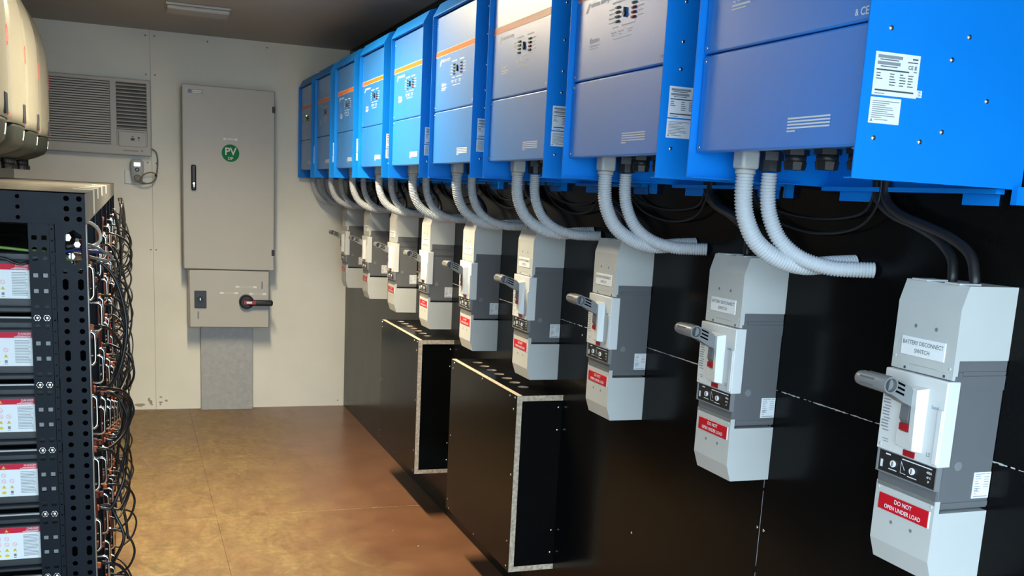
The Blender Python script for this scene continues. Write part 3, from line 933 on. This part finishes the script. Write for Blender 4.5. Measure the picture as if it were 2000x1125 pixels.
# isolator enclosure below
yc2 = YB - .20
O = (.556, YB, .546)
t = thing('isolator_enclosure', O, 'small grey isolator box with black rotary handle under the tall cabinet', 'switch box')
rel3(MB().bbox(.3185, .7965, yc2 + .018, YB, .548, .903, .004), O).build('body', 'cabinet_grey', t)
fp = rel3(MB().bbox(.3225, .7925, yc2, yc2 + .016, .551, .901, .004, 2), O).build('front_cover', 'cabinet_grey', t)
sb = rel3(MB().bbox(.350, .420, yc2 - .012, yc2, .670, .774, .003, 1), O).build('switch_block', 'dark_plastic', t)
rel3(MB().cyl((.384, yc2 - .012, .724), (0, -1, 0), .018, .010, 16), O).build('key_switch', 'black', sb)
rel3(MB().bbox(.379, .386, yc2 - .030, yc2 - .020, .716, .734, .002, 1), O).build('key', 'chrome', sb)
rh = rel3(MB().cyl((.655, yc2, .712), (0, -1, 0), .044, .032, 28).cyl((.655, yc2 - .032, .712), (0, -1, 0), .040, .006, 28, r2=.034), O).build('rotary_handle', 'black', t)
rel3(MB().bbox(.660, .812, yc2 - .056, yc2 - .030, .691, .727, .012, 3), O).build('lever', 'black', rh)
rel3(MB().box(.636, .706, yc2 - .0595, yc2 - .036, .701, .7225), O).build('red_inlay', 'red_part', rh)
rel3(MB().box(.652, .684, yc2 - .0610, yc2 - .058, .706, .7185), O).build('white_pointer', 'label_white', rh)
for a, b, z in ((.592, .718, .803), (.499, .607, .764), (.674, .776, .761)):
    q = P2('F', yc2 - .0007); q.rect(a, b, z - .007, z + .006); nm = rel3(q, O).build('name_strip', 'ac_plastic', fp)
    for a_ in (a, b - .022):
        q = P2('F', yc2 - .0011); q.rect(a_, a_ + .022, z - .006, z + .005); rel3(q, O).build('strip_end', 'label_white', nm)
for x, z in ((.372, .625), (.751, .815)):
    rel3(MB().bbox(x - .005, x + .005, yc2 - .002, yc2 + .002, z - .023, z + .023, .002, 1), O).build('latch_slot', 'print_grey', fp)
# galvanised cover plate down to the floor
O = (.5515, YB, 0)
t = thing('cable_duct_cover', O, 'galvanised steel cover plate between grey isolator box and floor', 'cover plate')
rel3(MB().bbox(.393, .711, YB - .055, YB, .0, .547, .002, 1), O).build('sheet', 'galvanised', t)
sm = MB().dome((0, 0, 0), (0, -1, 0), .005, .002).mesh('screw', 'steel')
for x in (.402, .702): link('screw', sm, t, (x - O[0], -.055, .022))

# ================================================================== AIR CONDITIONER
O = (-.21, YB, 1.555)
t = thing('air_conditioner', O, 'wall air conditioner with grille and louvres beside the white-cased inverters', 'air conditioner')
ya = YB - .075
x0, x1, z0, z1 = -.545, .1225, 1.5555, 1.9905
fr = MB()
# frame around grille recess and louvre recess
gx0, gx1, gz0, gz1 = -.520, -.103, 1.612, 1.967
lx0, lx1, lz0, lz1 = -.066, .098, 1.700, 1.966
fr.bbox(x0, x1, ya, YB, gz1, z1, .006); fr.bbox(x0, x1, ya, YB, z0, gz0, .006)
fr.bbox(x0, gx0, ya + .0006, YB, z0 + .002, z1 - .002, .005); fr.bbox(gx1, lx0, ya + .0006, YB, z0 + .002, z1 - .002, .005); fr.bbox(lx1, x1, ya + .0006, YB, z0 + .002, z1 - .002, .005)
fr.box(lx0, lx1, ya + .004, YB, gz0 - .01, lz0)
rel3(fr, O).build('frame', 'ac_plastic', t)
rel3(MB().box(gx0, gx1, ya + .028, YB - .001, gz0, gz1), O).build('intake_recess', 'ac_dark', t)
rel3(MB().box(lx0, lx1, ya + .032, YB - .001, lz0, lz1), O).build('outlet_recess', 'ac_dark', t)
n = 26
for k in range(n):
    z = gz0 + (gz1 - gz0) * (k + .5) / n
    rel3(MB().prism([(ya + .003, z - .0048), (ya + .003, z + .0036), (ya + .020, z + .0058), (ya + .020, z - .0010)], 'x', gx0, gx1), O).build('grille_slat', 'ac_plastic', t)
n = 13
for k in range(n):
    z = lz0 + (lz1 - lz0) * (k + .5) / n
    rel3(MB().prism([(ya + .002, z - .0060), (ya + .002, z - .0015), (ya + .026, z + .0085), (ya + .026, z + .0040)], 'x', lx0, lx1), O).build('louvre', 'ac_plastic', t)
cp = rel3(MB().bbox(-.061, .094, ya - .004, ya + .010, 1.602, 1.692, .008, 3), O).build('control_panel', 'ac_plastic', t)
q = P2('F', ya - .0045); q.rect(.008, .030, 1.640, 1.655); q.rect(.014, .024, 1.660, 1.665); q.poly([(.048, 1.650), (.064, 1.657), (.048, 1.664)]); q.disc(.052, 1.643, .003)
rel3(q, O).build('control_print', 'print_dark', cp)
q = P2('F', ya - .0006); q.rect(-.035, .050, 1.578, 1.584); q.disc(.070, 1.583, .006); rel3(q, O).build('maker_print', 'print_grey', t)

# wall socket, plug-in meter and the air conditioner cord
ys_ = YB
O = (.015, YB, 1.418)
t = thing('wall_socket', O, 'white double wall socket behind the plug-in meter', 'socket')
rel3(MB().bbox(-.0305, .085, YB - .012, YB, 1.388, 1.470, .004), O).build('plate', 'label_white', t)
O = (.040, YB - .012, 1.455)
t = thing('plug_in_meter', O, 'grey plug-in power meter with lit screen in the wall socket', 'power meter')
m = MB()
for k, (zz, hw) in enumerate(((1.400, .020), (1.412, .030), (1.44, .034), (1.47, .038), (1.505, .040), (1.525, .036), (1.536, .024))):
    for (yy, s) in ((YB - .012, 1), (YB - .050, .97), (YB - .056, .85)):
        m.v += [(.0405 - hw * s, yy, zz), (.0405 + hw * s, yy, zz)]
for k in range(6):
    a = k * 6; b = a + 6
    for i, j in ((0, 2), (2, 4), (4, 5), (5, 3), (3, 1)):
        m.f.append((a + i, a + j, b + j, b + i)); m.mi.append(0); m.sm.append(True)
m.f += [(0, 2, 4, 5, 3, 1), (36, 38, 40, 41, 39, 37)]; m.mi += [0, 0]; m.sm += [False, False]
rel3(m, O).build('case', 'conduit_adaptor', t)
rel3(MB().box(.0225, .0590, YB - .058, YB - .055, 1.494, 1.516), O).build('screen', 'screen_lit', t)
rel3(MB().cyl((.0405, YB - .056, 1.474), (0, -1, 0), .013, .003, 16), O).build('button_ring', 'print_dark', t)
rel3(MB().cyl((.0405, YB - .059, 1.474), (0, -1, 0), .006, .002, 12), O).build('button', 'conduit_adaptor', t)
O = (.045, YB - .06, 1.43)
t = thing('power_cord', O, 'grey power cord coiled between the plug-in meter and the air conditioner', 'power cord')
rel3(MB().cyl((.041, YB - .056, 1.426), (0, -1, 0), .020, .024, 16, r2=.016), O).build('plug', 'cable_grey', t)
yy = YB - .07
pts = [(.041, yy, 1.423), (.047, yy - .01, 1.405), (.075, yy, 1.394), (.118, yy, 1.402), (.142, yy + .005, 1.425), (.148, yy + .01, 1.450), (.120, yy, 1.462), (.085, yy - .005, 1.452), (.062, yy - .008, 1.425), (.075, yy - .01, 1.400), (.110, yy, 1.398), (.140, yy + .01, 1.418), (.150, yy + .03, 1.450), (.156, yy + .045, 1.50), (.157, yy + .05, 1.545), (.147, yy + .05, 1.585), (.118, yy + .05, 1.605)]
rel3(MB().tube(spline(pts, 8), .0042, 8), O).build('cord', 'cable_grey', t)
rel3(MB().cyl((.138, yy + .004, 1.447), (1, 0, -.35), .007, .012, 10), O).build('cable_tie', 'black', t)

# ================================================================== WHITE-CASED INVERTERS ON THE LEFT WALL
def make_white_inverter():
    t = thing('white_inverter', (XL, 3.47, 1.49), '', 'inverter', 'white-cased inverters on the left wall')
    hw = .255
    def ring(zz, xf, hw_, rc, bulge):
        # from back to front around; returns list of (x, y)
        out = [(0.012, -hw_)]
        xf_ = xf - XL
        for i in range(9):
            a = PI / 2 * i / 8
            out.append((xf_ - bulge - rc + rc * math.sin(a), -hw_ + rc - rc * math.cos(a)))
        for i in range(1, 8):
            u = -1 + 2 * i / 8
            out.append((xf_ - bulge * u * u, (hw_ - rc) * u))
        for i in range(9):
            a = PI / 2 * i / 8
            out.append((xf_ - bulge - rc + rc * math.cos(a), hw_ - rc + rc * math.sin(a)))
        out.append((0.012, hw_))
        return [(x, y, zz) for x, y in out]
    def loft(secs, name, matn):
        m = MB(); n = len(secs[0])
        for s in secs: m.v += s
        for k in range(len(secs) - 1):
            for i in range(n):
                m.f.append((k * n + i, k * n + (i + 1) % n, (k + 1) * n + (i + 1) % n, (k + 1) * n + i)); m.mi.append(0); m.sm.append(i < n - 1)
        m.f.append(tuple(range(n))[::-1]); m.mi.append(0); m.sm.append(False)
        m.f.append(tuple((len(secs) - 1) * n + i for i in range(n))); m.mi.append(0); m.sm.append(False)
        return m.build(name, matn, t)
    zs = [(1.583, -.341), (1.62, -.338), (1.70, -.336), (1.80, -.335), (1.88, -.3355), (1.93, -.338), (1.978, -.346), (2.02, -.357), (2.06, -.372), (2.11, -.400), (2.15, -.428), (2.19, -.458), (2.213, -.482), (2.224, -.51)]
    loft([ring(z - 1.49, x, hw, .055, .012) for z, x in zs], 'cover', 'inv_cream')
    zs = [(1.466, -.520), (1.470, -.480), (1.480, -.432), (1.494, -.392), (1.508, -.364), (1.524, -.350), (1.545, -.345), (1.570, -.343), (1.5825, -.344)]
    loft([ring(z - 1.49, x, hw - .022 - (1.5825 - z) * .12, .06, .010) for z, x in zs], 'base', 'inv_base')
    fx = -.335 - XL
    MB().bbox(fx - .006, fx + .0016, -.030, .030, .100, .165, .004, 2).build('display', 'inv_display', t)
    q = P2('R', -.337 - XL + .0015); 
    MB().bbox(fx - .006, fx + .0006, -.055, .090, .088, .092, .001, 1)
    # red round mark with a slash
    q = P2('R', -.3378 - XL)
    q.ring(.125, .340, .032, .012, 24); q.poly([(.109, .345), (.137, .327), (.143, .333), (.115, .352)])
    q.build('maker_mark', 'inv_red', t)
    q = P2('R', -.3375 - XL + .003); q.rect(.075, .095, .098, .112); q.build('type_mark', 'inv_red', t)
    MB().prism([(-.3560 - XL, .044), (-.3465 - XL, .044), (-.3420 - XL, .076), (-.3520 - XL, .076)], 'y', .020, .048).build('lit_window', 'label_white', t)
    for y in (-.09, .03, .15):
        MB().cyl((.175, y, -.008), (0, 0, -1), .015, .028, 10).cyl((.175, y, -.036), (0, 0, -1), .020, .018, 8, smooth=False).build('cable_gland', 'black', t)
    return t
wi0 = make_white_inverter()
for k in range(4):
    o = wi0 if k == 0 else copy_tree(wi0)
    o.location = (XL, 3.47 + .578 * k, 1.49)
    o['label'] = ['nearest white-cased inverter, cut off by the left edge of the picture', 'second white-cased inverter from the left edge, with a small red round mark',
                  'third white-cased inverter from the left edge, in half shade', 'farthest white-cased inverter, dark in shade beside the air conditioner'][k]

# ================================================================== BATTERY RACK
RX, RY, RZ = -.0825, 2.19, 1.393
BAYS, BAYP, ROWS, ROWP = 6, .64, 9, .1334
RYE = RY + BAYS * BAYP
t = thing('battery_rack', (XL + .01, RY, 0), 'dark perforated steel rack full of battery modules along the left wall', 'rack')
RO = (XL + .01, RY, 0)
def hole_r(kind, th, a, b):
    c, s = abs(math.cos(th)), abs(math.sin(th))
    if kind == 'round': return a
    if kind == 'square': return min(a / c if c > 1e-6 else 9, b / s if s > 1e-6 else 9)
    if kind == 'slot':   # stadium: half width a, half height b
        if c > 1e-6 and a * s / c <= b - a: return a / c
        h = b - a
        return h * s + math.sqrt(max(0, a * a - (h * c) ** 2))
def perforated(cells, y, depth=.003):
    # cells: (x0, x1, z0, z1, hole or None); hole = (kind, a, b [, cx, cz]); plate faces -y at y
    m = MB()
    for x0, x1, z0, z1, h in cells:
        if h is None:
            m.add([(x0, y, z0), (x1, y, z0), (x1, y, z1), (x0, y, z1)], [(0, 1, 2, 3)]); continue
        cx_, cz = (x0 + x1) / 2, (z0 + z1) / 2
        hx, hz = (x1 - x0) / 2, (z1 - z0) / 2
        corner = math.atan2(hz, hx)
        N = 12 if h[0] != 'square' else 8
        ang = sorted(set([round(2 * PI * i / N, 6) for i in range(N)] + [round(q_ % (2 * PI), 6) for q_ in (corner, PI - corner, PI + corner, 2 * PI - corner)] +
                         ([round(q_ % (2 * PI), 6) for q_ in (PI / 4, 3 * PI / 4, 5 * PI / 4, 7 * PI / 4)] if h[0] == 'square' else [])))
        n = len(ang); vs = []
        for th in ang:
            c, s = math.cos(th), math.sin(th)
            R = min(hx / abs(c) if abs(c) > 1e-6 else 9, hz / abs(s) if abs(s) > 1e-6 else 9)
            r = min(hole_r(h[0], th, h[1], h[2]), R * .98)
            vs += [(cx_ + R * c, y, cz + R * s), (cx_ + r * c, y, cz + r * s), (cx_ + r * c, y + depth, cz + r * s)]
        m.add(vs, [(3 * i, 3 * ((i + 1) % n), 3 * ((i + 1) % n) + 1, 3 * i + 1) for i in range(n)] + [(3 * i + 1, 3 * ((i + 1) % n) + 1, 3 * ((i + 1) % n) + 2, 3 * i + 2) for i in range(n)])
    return m
def post_mesh():
    # near corner post: perforated web facing the camera, plain return along the aisle
    cells = []
    xa, xm, xb = -.1375, -.1085, -.0825
    xc = [(xa + .0095, xa + .0315), (xa + .0315, xb)]
    x_l, x_m, x_r = -.1375, -.1060, -.0825
    p = .0222; z = RZ - .060
    # big window near the top
    cells.append((x_l, x_r, RZ - .094, z, None))
    zt = RZ - .094 + .026
    cells = [(x_l, x_r, z - .010, z, None)]
    z -= .010
    cells.append((x_l + .010, x_r, z - .070, z, ('slot', .0150, .034))); cells.append((x_l, x_l + .010, z - .070, z, None)); z -= .070
    k = 0
    while z > .03:
        slot = (k in (1, 7)) or (k > 24 and k % 12 == 1)
        h = p * (1.35 if slot else 1)
        for a, b in ((x_l, x_m), (x_m, x_r)):
            cells.append((a, b, z - h, z, ('slot', .0052, .0115) if slot else ('round', .0051, .0051)))
        z -= h; k += 1
    cells.append((x_l, x_r, 0, z, None))
    m = perforated(cells, RY)
    m.box(x_r - .0025, x_r, RY + .0001, RY + .045, 0, RZ - .06)
    m.box(x_l, x_l + .0025, RY + .0031, RY + .045, 0, RZ - .06)
    return m
rel3(post_mesh(), RO).build('post', 'rack_steel', t)
# beam across the near end, perforated at its ends
cells = []; zb0, zb1 = RZ - .0605, RZ
zc = [zb1 - .002 - .0195 * i for i in range(4)]
for a, b, hl in ((-.1275, -.1040, True), (-.1040, -.0825, True), (-.213, -.188, 'small')):
    cells.append((a, b, zc[0], zb1, None))
    for i in range(3): cells.append((a, b, zc[i + 1], zc[i], ('round', .0052, .0052) if hl is True else ('round', .0040, .0040)))
    if zc[3] > zb0: cells.append((a, b, zb0, zc[3], None))
for a, b in ((XL + .012, -.213), (-.188, -.1275)): cells.append((a, b, zb0, zb1, None))
m = perforated(cells, RY - .002)
m.box(XL + .012, RX, RY - .002, RY + .04, zb1 - .002, zb1 + .0002).box(XL + .012, RX, RY - .0015, RY + .035, zb0 - .0005, zb0 + .0015)
rel3(m, RO).build('end_beam', 'rack_steel', t)
rel3(MB().box(XL + .012, RX - .004, RY + .012, RY + .014, zb0, zb1 - .003), RO).build('beam_hole_shade', 'hole_black', t)  # black sheet added to stand in for shade behind the beam holes
rel3(MB().box(-.1345, -.0855, RY + .024, RY + .026, .0, RZ - .155), RO).build('post_hole_shade', 'hole_black', t)  # black sheet added so the post holes look deep in shade
rel3(MB().box(RX, RX + .0012, RY, RY + .045, 0, RZ - .0605), RO).build('post_edge', 'rack_top', t)
# aisle side beam and top sheet
m = MB().box(RX - .003, RX, RY, RYE, zb0, RZ).box(RX - .045, RX - .003, RY, RYE, RZ - .003, RZ)
rel3(m, RO).build('side_beam', 'rack_top', t)
for b in range(BAYS):
    a = RY + .04 + b * BAYP
    rel3(MB().box(XL + .014, RX - .046, a + .002, a + BAYP - .004, RZ - .006, RZ - .001), RO).build('top_sheet', 'rack_top', t)
# other posts along the aisle and the wall side, plain
for b in range(1, BAYS + 1):
    y = RY + b * BAYP
    rel3(MB().box(RX - .050, RX - .001, y - .003, y, 0, zb0).box(RX - .0035, RX - .001, y - .018, y + .018, 0, zb0), RO).build('post', 'rack_steel', t)
for b in range(BAYS + 1):
    y = RY + b * BAYP
    rel3(MB().box(XL + .012, XL + .06, y, y + .003, 0, zb0).box(XL + .012, XL + .0145, y, y + .03, 0, zb0), RO).build('post', 'rack_steel', t)
rel3(MB().box(RX - .003, RX, RY, RYE, .0, .05), RO).build('foot_beam', 'rack_steel', t)
# mounting rail behind the near post: two columns of square holes
cells = []; z = RZ - .0605; xa, xm, xb = -.1850, -.1660, -.1485
z_sh = [1.1495 - ROWP * r for r in range(ROWS)]
holes = []
top = z
offs = [(.1555, 'sq'), (.134, 'sl'), (.1185, 'sq'), (.0840, 'st'), (.0505, 'st'), (.0200, 'sq'), (-.0010, 'bolt'), (-.0160, 'none')]
for r in range(ROWS):
    zs_ = z_sh[r]
    pat = ([(.155, 'sq'), (.1325, 'sl'), (.115, 'sq')] if r == 0 else [(.1165, 'sq')]) + [(.082, 'st'), (.0515, 'st'), (.0205, 'sq')]
    for o_, kd in pat: holes.append((zs_ + o_, kd))
holes.sort(reverse=True)
zprev = top
for zz, kd in holes:
    h = .0065
    if zz + h < zprev:
        cells.append((xa, xb, zz + h, zprev, None))
    for a, b in ((xa + .0015, xm), (xm, xb - .0005)):
        cells.append((a, b, zz - h, zz + h, ('slot', .0046, .0046) if kd == 'sl' else (('square', .0048, .0042) if kd == 'sq' else ('square', .0050, .0046))))
    cells.append((xa, xa + .0015, zz - h, zz + h, None)); cells.append((xb - .0005, xb, zz - h, zz + h, None))
    zprev = zz - h
cells.append((xa, xb, .0, zprev, None))
m = perforated(cells, RY + .006, .002)
m.box(xb - .002, xb, RY + .0061, RY + .03, 0, top)
rl = rel3(m, RO).build('mounting_rail', 'rack_steel', t)
# pale pads seen through some of the square holes
pd = MB().box(-.0042, .0042, 0, .001, -.0040, .0040).mesh('pad', 'sticker_clear')
bt = MB().dome((0, 0, 0), (0, -1, 0), .0056, .0045, 12).cyl((0, .001, 0), (0, -1, 0), .0064, .0022, 6, smooth=False).mesh('bolt', 'steel')
for r in range(ROWS):
    for x in (-.1747, -.1573):
        for o_ in (.082, .0515): link('pad', pd, rl, (x - RO[0], RY + .0095 - RO[1], z_sh[r] + o_))
        link('bolt', bt, rl, (x - RO[0], RY + .006 - RO[1], z_sh[r] - .0005))
# narrow folded strip between rail and post with small holes
cells = []; z = RZ - .0605
while z > .02:
    cells.append((-.1480, -.1395, z - .0222, z, ('round', .0016, .0016))); z -= .0222
rel3(perforated(cells, RY + .010, .002), RO).build('filler_strip', 'rack_steel', t)
# pale strips folded over the aisle edge of the rack top
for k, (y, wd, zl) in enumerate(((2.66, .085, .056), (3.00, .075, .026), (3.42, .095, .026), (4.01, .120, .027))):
    o = MB().box(-.045, 0.0008, 0, wd, .0002, .0010).box(0, .0010, 0, wd, -zl, .0010).build('edge_strip', 'pale_cream', None, (RX, y, RZ))
    tag(o, 'pale strip folded over the rack edge, %s from the near corner' % ORD[k], 'label', 'pale strips on the rack edge')

# battery modules
FXM = -.112
def make_module(near):
    t = thing('battery_module', (0, 0, 0), '', 'battery')
    MB().bbox(XL + .07, FXM, .018, .600, .006, .124, .003, 1).build('case', 'module_black', t)
    # front flanges
    MB().box(FXM, FXM + .002, .004, .618, .004, .126).build('front_plate', 'module_black', t)
    hp = []
    for z0_, z1_ in ((.030, .098),):
        hp = [(0, 0, .030), (.026, 0, .030), (.034, 0, .036), (.036, 0, .044), (.036, 0, .086), (.034, 0, .094), (.026, 0, .099), (0, 0, .099)]
    hm = MB().tube(spline(hp, 3), .0036, 8).mesh('handle', 'chrome')
    for y in (.050, .570): link('handle', hm, t, (FXM + .002, y, 0))
    MB().bbox(FXM + .002, FXM + .024, .139, .161, .085, .103, .003, 1).bbox(FXM + .024, FXM + .034, .143, .157, .088, .100, .002, 1).build('connector', 'connector_orange', t)
    MB().bbox(FXM + .002, FXM + .024, .459, .481, .023, .041, .003, 1).bbox(FXM + .024, FXM + .034, .463, .477, .026, .038, .002, 1).build('connector', 'cable_red', t)
    MB().bbox(FXM + .002, FXM + .016, .28, .34, .040, .075, .002, 1).build('socket_block', 'rack_top', t)
    sm = MB().dome((0, 0, 0), (1, 0, 0), .0055, .004, 8).mesh('bolt', 'steel')
    for y in (.014, .606): 
        for z in (.022, .108): link('bolt', sm, t, (FXM + .002, y, z))
    return t
def danger_label(parent):
    y = .018 - .0008
    lb = MB().box(-.345, -.1870, y, .018, .0345, .1015).build('danger_label', 'label_white', parent)
    q = P2('F', y - .0004)
    q.rect(-.345, -.1870, .0905, .1015, 0)
    q.poly([(-.252, .0925), (-.245, .0925), (-.2485, .0985)], 1)
    for u, v in ((-.2345, .0665), (-.2490, .0785), (-.2490, .0665), (-.2635, .0665), (-.2635, .0785)):
        q.ring(u, v, .0043, .0009, 14, 3); q.poly([(u - .0027, v + .0023), (u - .0021, v + .0029), (u + .0027, v - .0023), (u + .0021, v - .0029)], 3)
    for u in (-.2635, -.2490, -.2345): q.poly([(u - .0042, .0515), (u + .0042, .0515), (u, .0585)], 1)
    q.disc(-.2490, .0428, .0042, 14, 1, .7); q.disc(-.2635, .0428, .0042, 14, 1, .7)
    for u in (-.2635, -.2490, -.2345): q.rect(u - .0005, u + .0005, .0532, .0562, 4)
    q.rect(-.2370, -.2320, .0410, .0465, 5); q.rect(-.2372, -.2318, .0382, .0392, 4)
    for k in range(15): q.rect(-.2185, -.1905 - random.uniform(0, .004), .0845 - k * .0031, .0856 - k * .0031, 5)
    q.text('DANGER', .0055, -.2000, .0985, 'CENTER', True, 2, 1.05); q.rect(-.219, -.1890, .0918, .0932, 2); q.rect(-.214, -.1890, .0940, .0950, 2)
    q.build('label_print', ['danger_red', 'danger_yellow', 'print_white', 'danger_pink', 'print_dark', 'sticker_clear'], lb)
mod0 = make_module(True)
rown = ['top', 'second', 'third', 'fourth', 'fifth', 'sixth', 'seventh', 'eighth', 'bottom']
for b in range(BAYS):
    for r in range(ROWS):
        o = mod0 if (b == 0 and r == 0) else copy_tree(mod0, None, ('danger_label',))
        o.location = (0, RY + .008 + b * BAYP, z_sh[r])
        o['label'] = ('black battery module with a red danger label in the nearest rack bay, %s row' % rown[r]) if b == 0 else \
            ('black battery module with chrome handles, %s rack bay from the near end, %s row' % (ORD[b], rown[r]))
        o['group'] = 'battery modules in the rack'
mods0 = [o for o in C.objects if o.name.startswith('battery_module') and abs(o.location.y - (RY + .008)) < .01]
danger_label(mod0)
lab = [c for c in mod0.children if c.name.startswith('danger_label')][0]
for o in mods0:
    if o is not mod0: copy_tree(lab, o)
# shelves under the rows (galvanised lip catches the light)
for r in range(ROWS):
    rel3(MB().box(XL + .014, -.1855, RY + .012, RY + .020, z_sh[r] - .0025, z_sh[r] + .0005, 0).box(XL + .014, -.1855, RY + .010, RY + .016, z_sh[r] - .010, z_sh[r] - .0025, 1), RO).build('shelf_lip', ['galvanised', 'rack_steel'], t)
    rel3(MB().box(XL + .014, -.1855, RY + .014, RY + .024, z_sh[r] + .0175, z_sh[r] + .0205).box(XL + .014, -.1855, RY + .014, RY + .024, z_sh[r] + .108, z_sh[r] + .111), RO).build('shelf_edge', 'rack_steel', t)

# cables along the fronts
def loop(b, r):
    y0 = RY + .008 + b * BAYP + .15 + random.uniform(-.012, .012)
    z0 = z_sh[r] + .094; z1 = z_sh[min(r + 1, ROWS - 1)] + .094 - (.0 if r < ROWS - 1 else .06)
    if random.random() < .25 and r < ROWS - 2: z1 -= ROWP
    xo = random.uniform(-.030, .000); h = z0 - z1; dy = random.uniform(-.05, .12)
    return [(FXM + .033, y0, z0), (-.058, y0, z0 + .001), (xo - .016, y0 + dy * .6, z0 - h * .16), (xo, y0 + dy, z0 - h * .5), (xo - .016, y0 + dy * .6, z0 - h * .84), (-.056, y0 + .01, z1 - .002), (FXM + .033, y0 + .01, z1)]
for b in range(BAYS):
    for r in range(ROWS - 1):
        o = MB().tube(spline(loop(b, r), 6), .0033 if b else .0036, 7).build('cable_loop', 'cable_black')
        tag(o, 'thin black cable looping out from the %s rack bay, %s row' % ('nearest' if b == 0 else ORD[b], rown[r]), 'cable', 'black cable loops on the battery fronts')
        if b < 1 or (b + r) % 2: continue
        # second loop at the far connector
        pts = [(p[0], p[1] + .31, p[2] - .062) for p in loop(b, r)]
        o = MB().tube(spline(pts, 6), .0032, 7).build('cable_loop', 'cable_black')
        tag(o, 'thin black cable looping at the far side of the %s rack bay, %s row' % ('nearest' if b == 0 else ORD[b], rown[r]), 'cable', 'black cable loops on the battery fronts')
for b in range(BAYS):
    for i, yy in enumerate((.085,)):
        zt_, zb_ = 1.30, .12
        pts = []
        n = 22
        for k in range(n + 1):
            z = zt_ + (zb_ - zt_) * k / n
            pts.append((FXM + .020 + .006 * math.sin(k * 1.3 + b + i), RY + b * BAYP + yy + .006 * math.sin(k * .9 + i), z))
        o = MB().tube(spline(pts, 3), .0075 if i == 0 else .006, 8).build('riser_cable', 'cable_red' if i == 0 else 'connector_orange')
        tag(o, '%s cable running up the battery fronts of the %s rack bay' % ('thick dark red' if i == 0 else 'thinner orange', 'nearest' if b == 0 else ORD[b]), 'cable', 'red and orange cables on the battery fronts')
# dense trunk of black wiring hanging in the far bays
for b in range(2, BAYS):
    for i in range(1 if b < 4 else 2):
        pts = []
        ph = random.uniform(0, 6)
        for k in range(19):
            z = 1.32 - k * .066
            pts.append((-.050 + .016 * math.sin(k * .8 + ph) + .004 * i, RY + b * BAYP + .38 + .05 * i + .02 * math.sin(k * .6 + ph), z))
        o = MB().tube(spline(pts, 3), .0050, 7).build('trunk_cable', 'cable_black')
        tag(o, 'wavy black cable hanging down the %s rack bay, %s one' % (ORD[b], ('nearer', 'farther')[i]), 'cable', 'hanging black cables on the rack')
# loose tan / blue / earth wires near the top of the near bay
def wire(name, pts, r, matn, label):
    o = MB().tube(spline(pts, 8), r, 8).build(name, matn)
    return tag(o, label, 'cable', 'loose wires near the rack top')
wire('wire_loop', [(-.12, 2.26, 1.285), (-.085, 2.30, 1.288), (-.052, 2.34, 1.270), (-.040, 2.36, 1.258), (-.052, 2.36, 1.252), (-.085, 2.32, 1.262), (-.12, 2.28, 1.272)], .0032, 'cable_grey', 'pale wire loop sticking out beside the near rack post')
wire('wire_loop', [(-.12, 2.28, 1.325), (-.088, 2.40, 1.330), (-.068, 2.48, 1.310), (-.066, 2.50, 1.285), (-.085, 2.46, 1.275), (-.11, 2.42, 1.29)], .0038, 'pale_cream', 'tan wire loop under the rack top beam')
wire('wire_loop', [(-.12, 2.25, 1.232), (-.088, 2.29, 1.236), (-.066, 2.31, 1.222), (-.066, 2.32, 1.203), (-.085, 2.29, 1.196), (-.12, 2.26, 1.206)], .0032, 'cable_black', 'black and tan wire loop above the nearest chrome handle')
wire('wire_loop', [(-.125, 2.24, 1.276), (-.10, 2.26, 1.279), (-.075, 2.30, 1.274), (-.05, 2.36, 1.268)], .0035, 'cable_blue', 'blue wire passing behind the near rack post')
wire('earth_wire', [(-.40, 2.202, 1.290), (-.30, 2.200, 1.287), (-.23, 2.199, 1.283), (-.188, 2.203, 1.279), (-.155, 2.215, 1.276), (-.115, 2.216, 1.262), (-.098, 2.220, 1.240)], .0030, 'cable_green', 'green and yellow earth wire across the rack end above the top danger label')
wire('black_wire', [(-.40, 2.200, 1.275), (-.30, 2.197, 1.268), (-.235, 2.196, 1.264), (-.213, 2.196, 1.256), (-.200, 2.196, 1.2525), (-.188, 2.200, 1.256), (-.165, 2.216, 1.262)], .0028, 'cable_black', 'black wire sagging across the top danger label')
for k, (x, z) in enumerate(((-.118, 1.305), (-.100, 1.292), (-.112, 1.268), (-.116, 1.248))):
    o = MB().cyl((x, 2.232, z), (0, -1, 0), .0075 if k != 1 else .006, .012, 6, smooth=False).cyl((x, 2.220, z), (0, -1, 0), .004, .006, 10).build('terminal_bolt', 'chrome')
    tag(o, 'shiny bolt behind the long slot of the near rack post, %s from top' % ORD[k], 'bolt', 'terminal bolts behind the rack post')
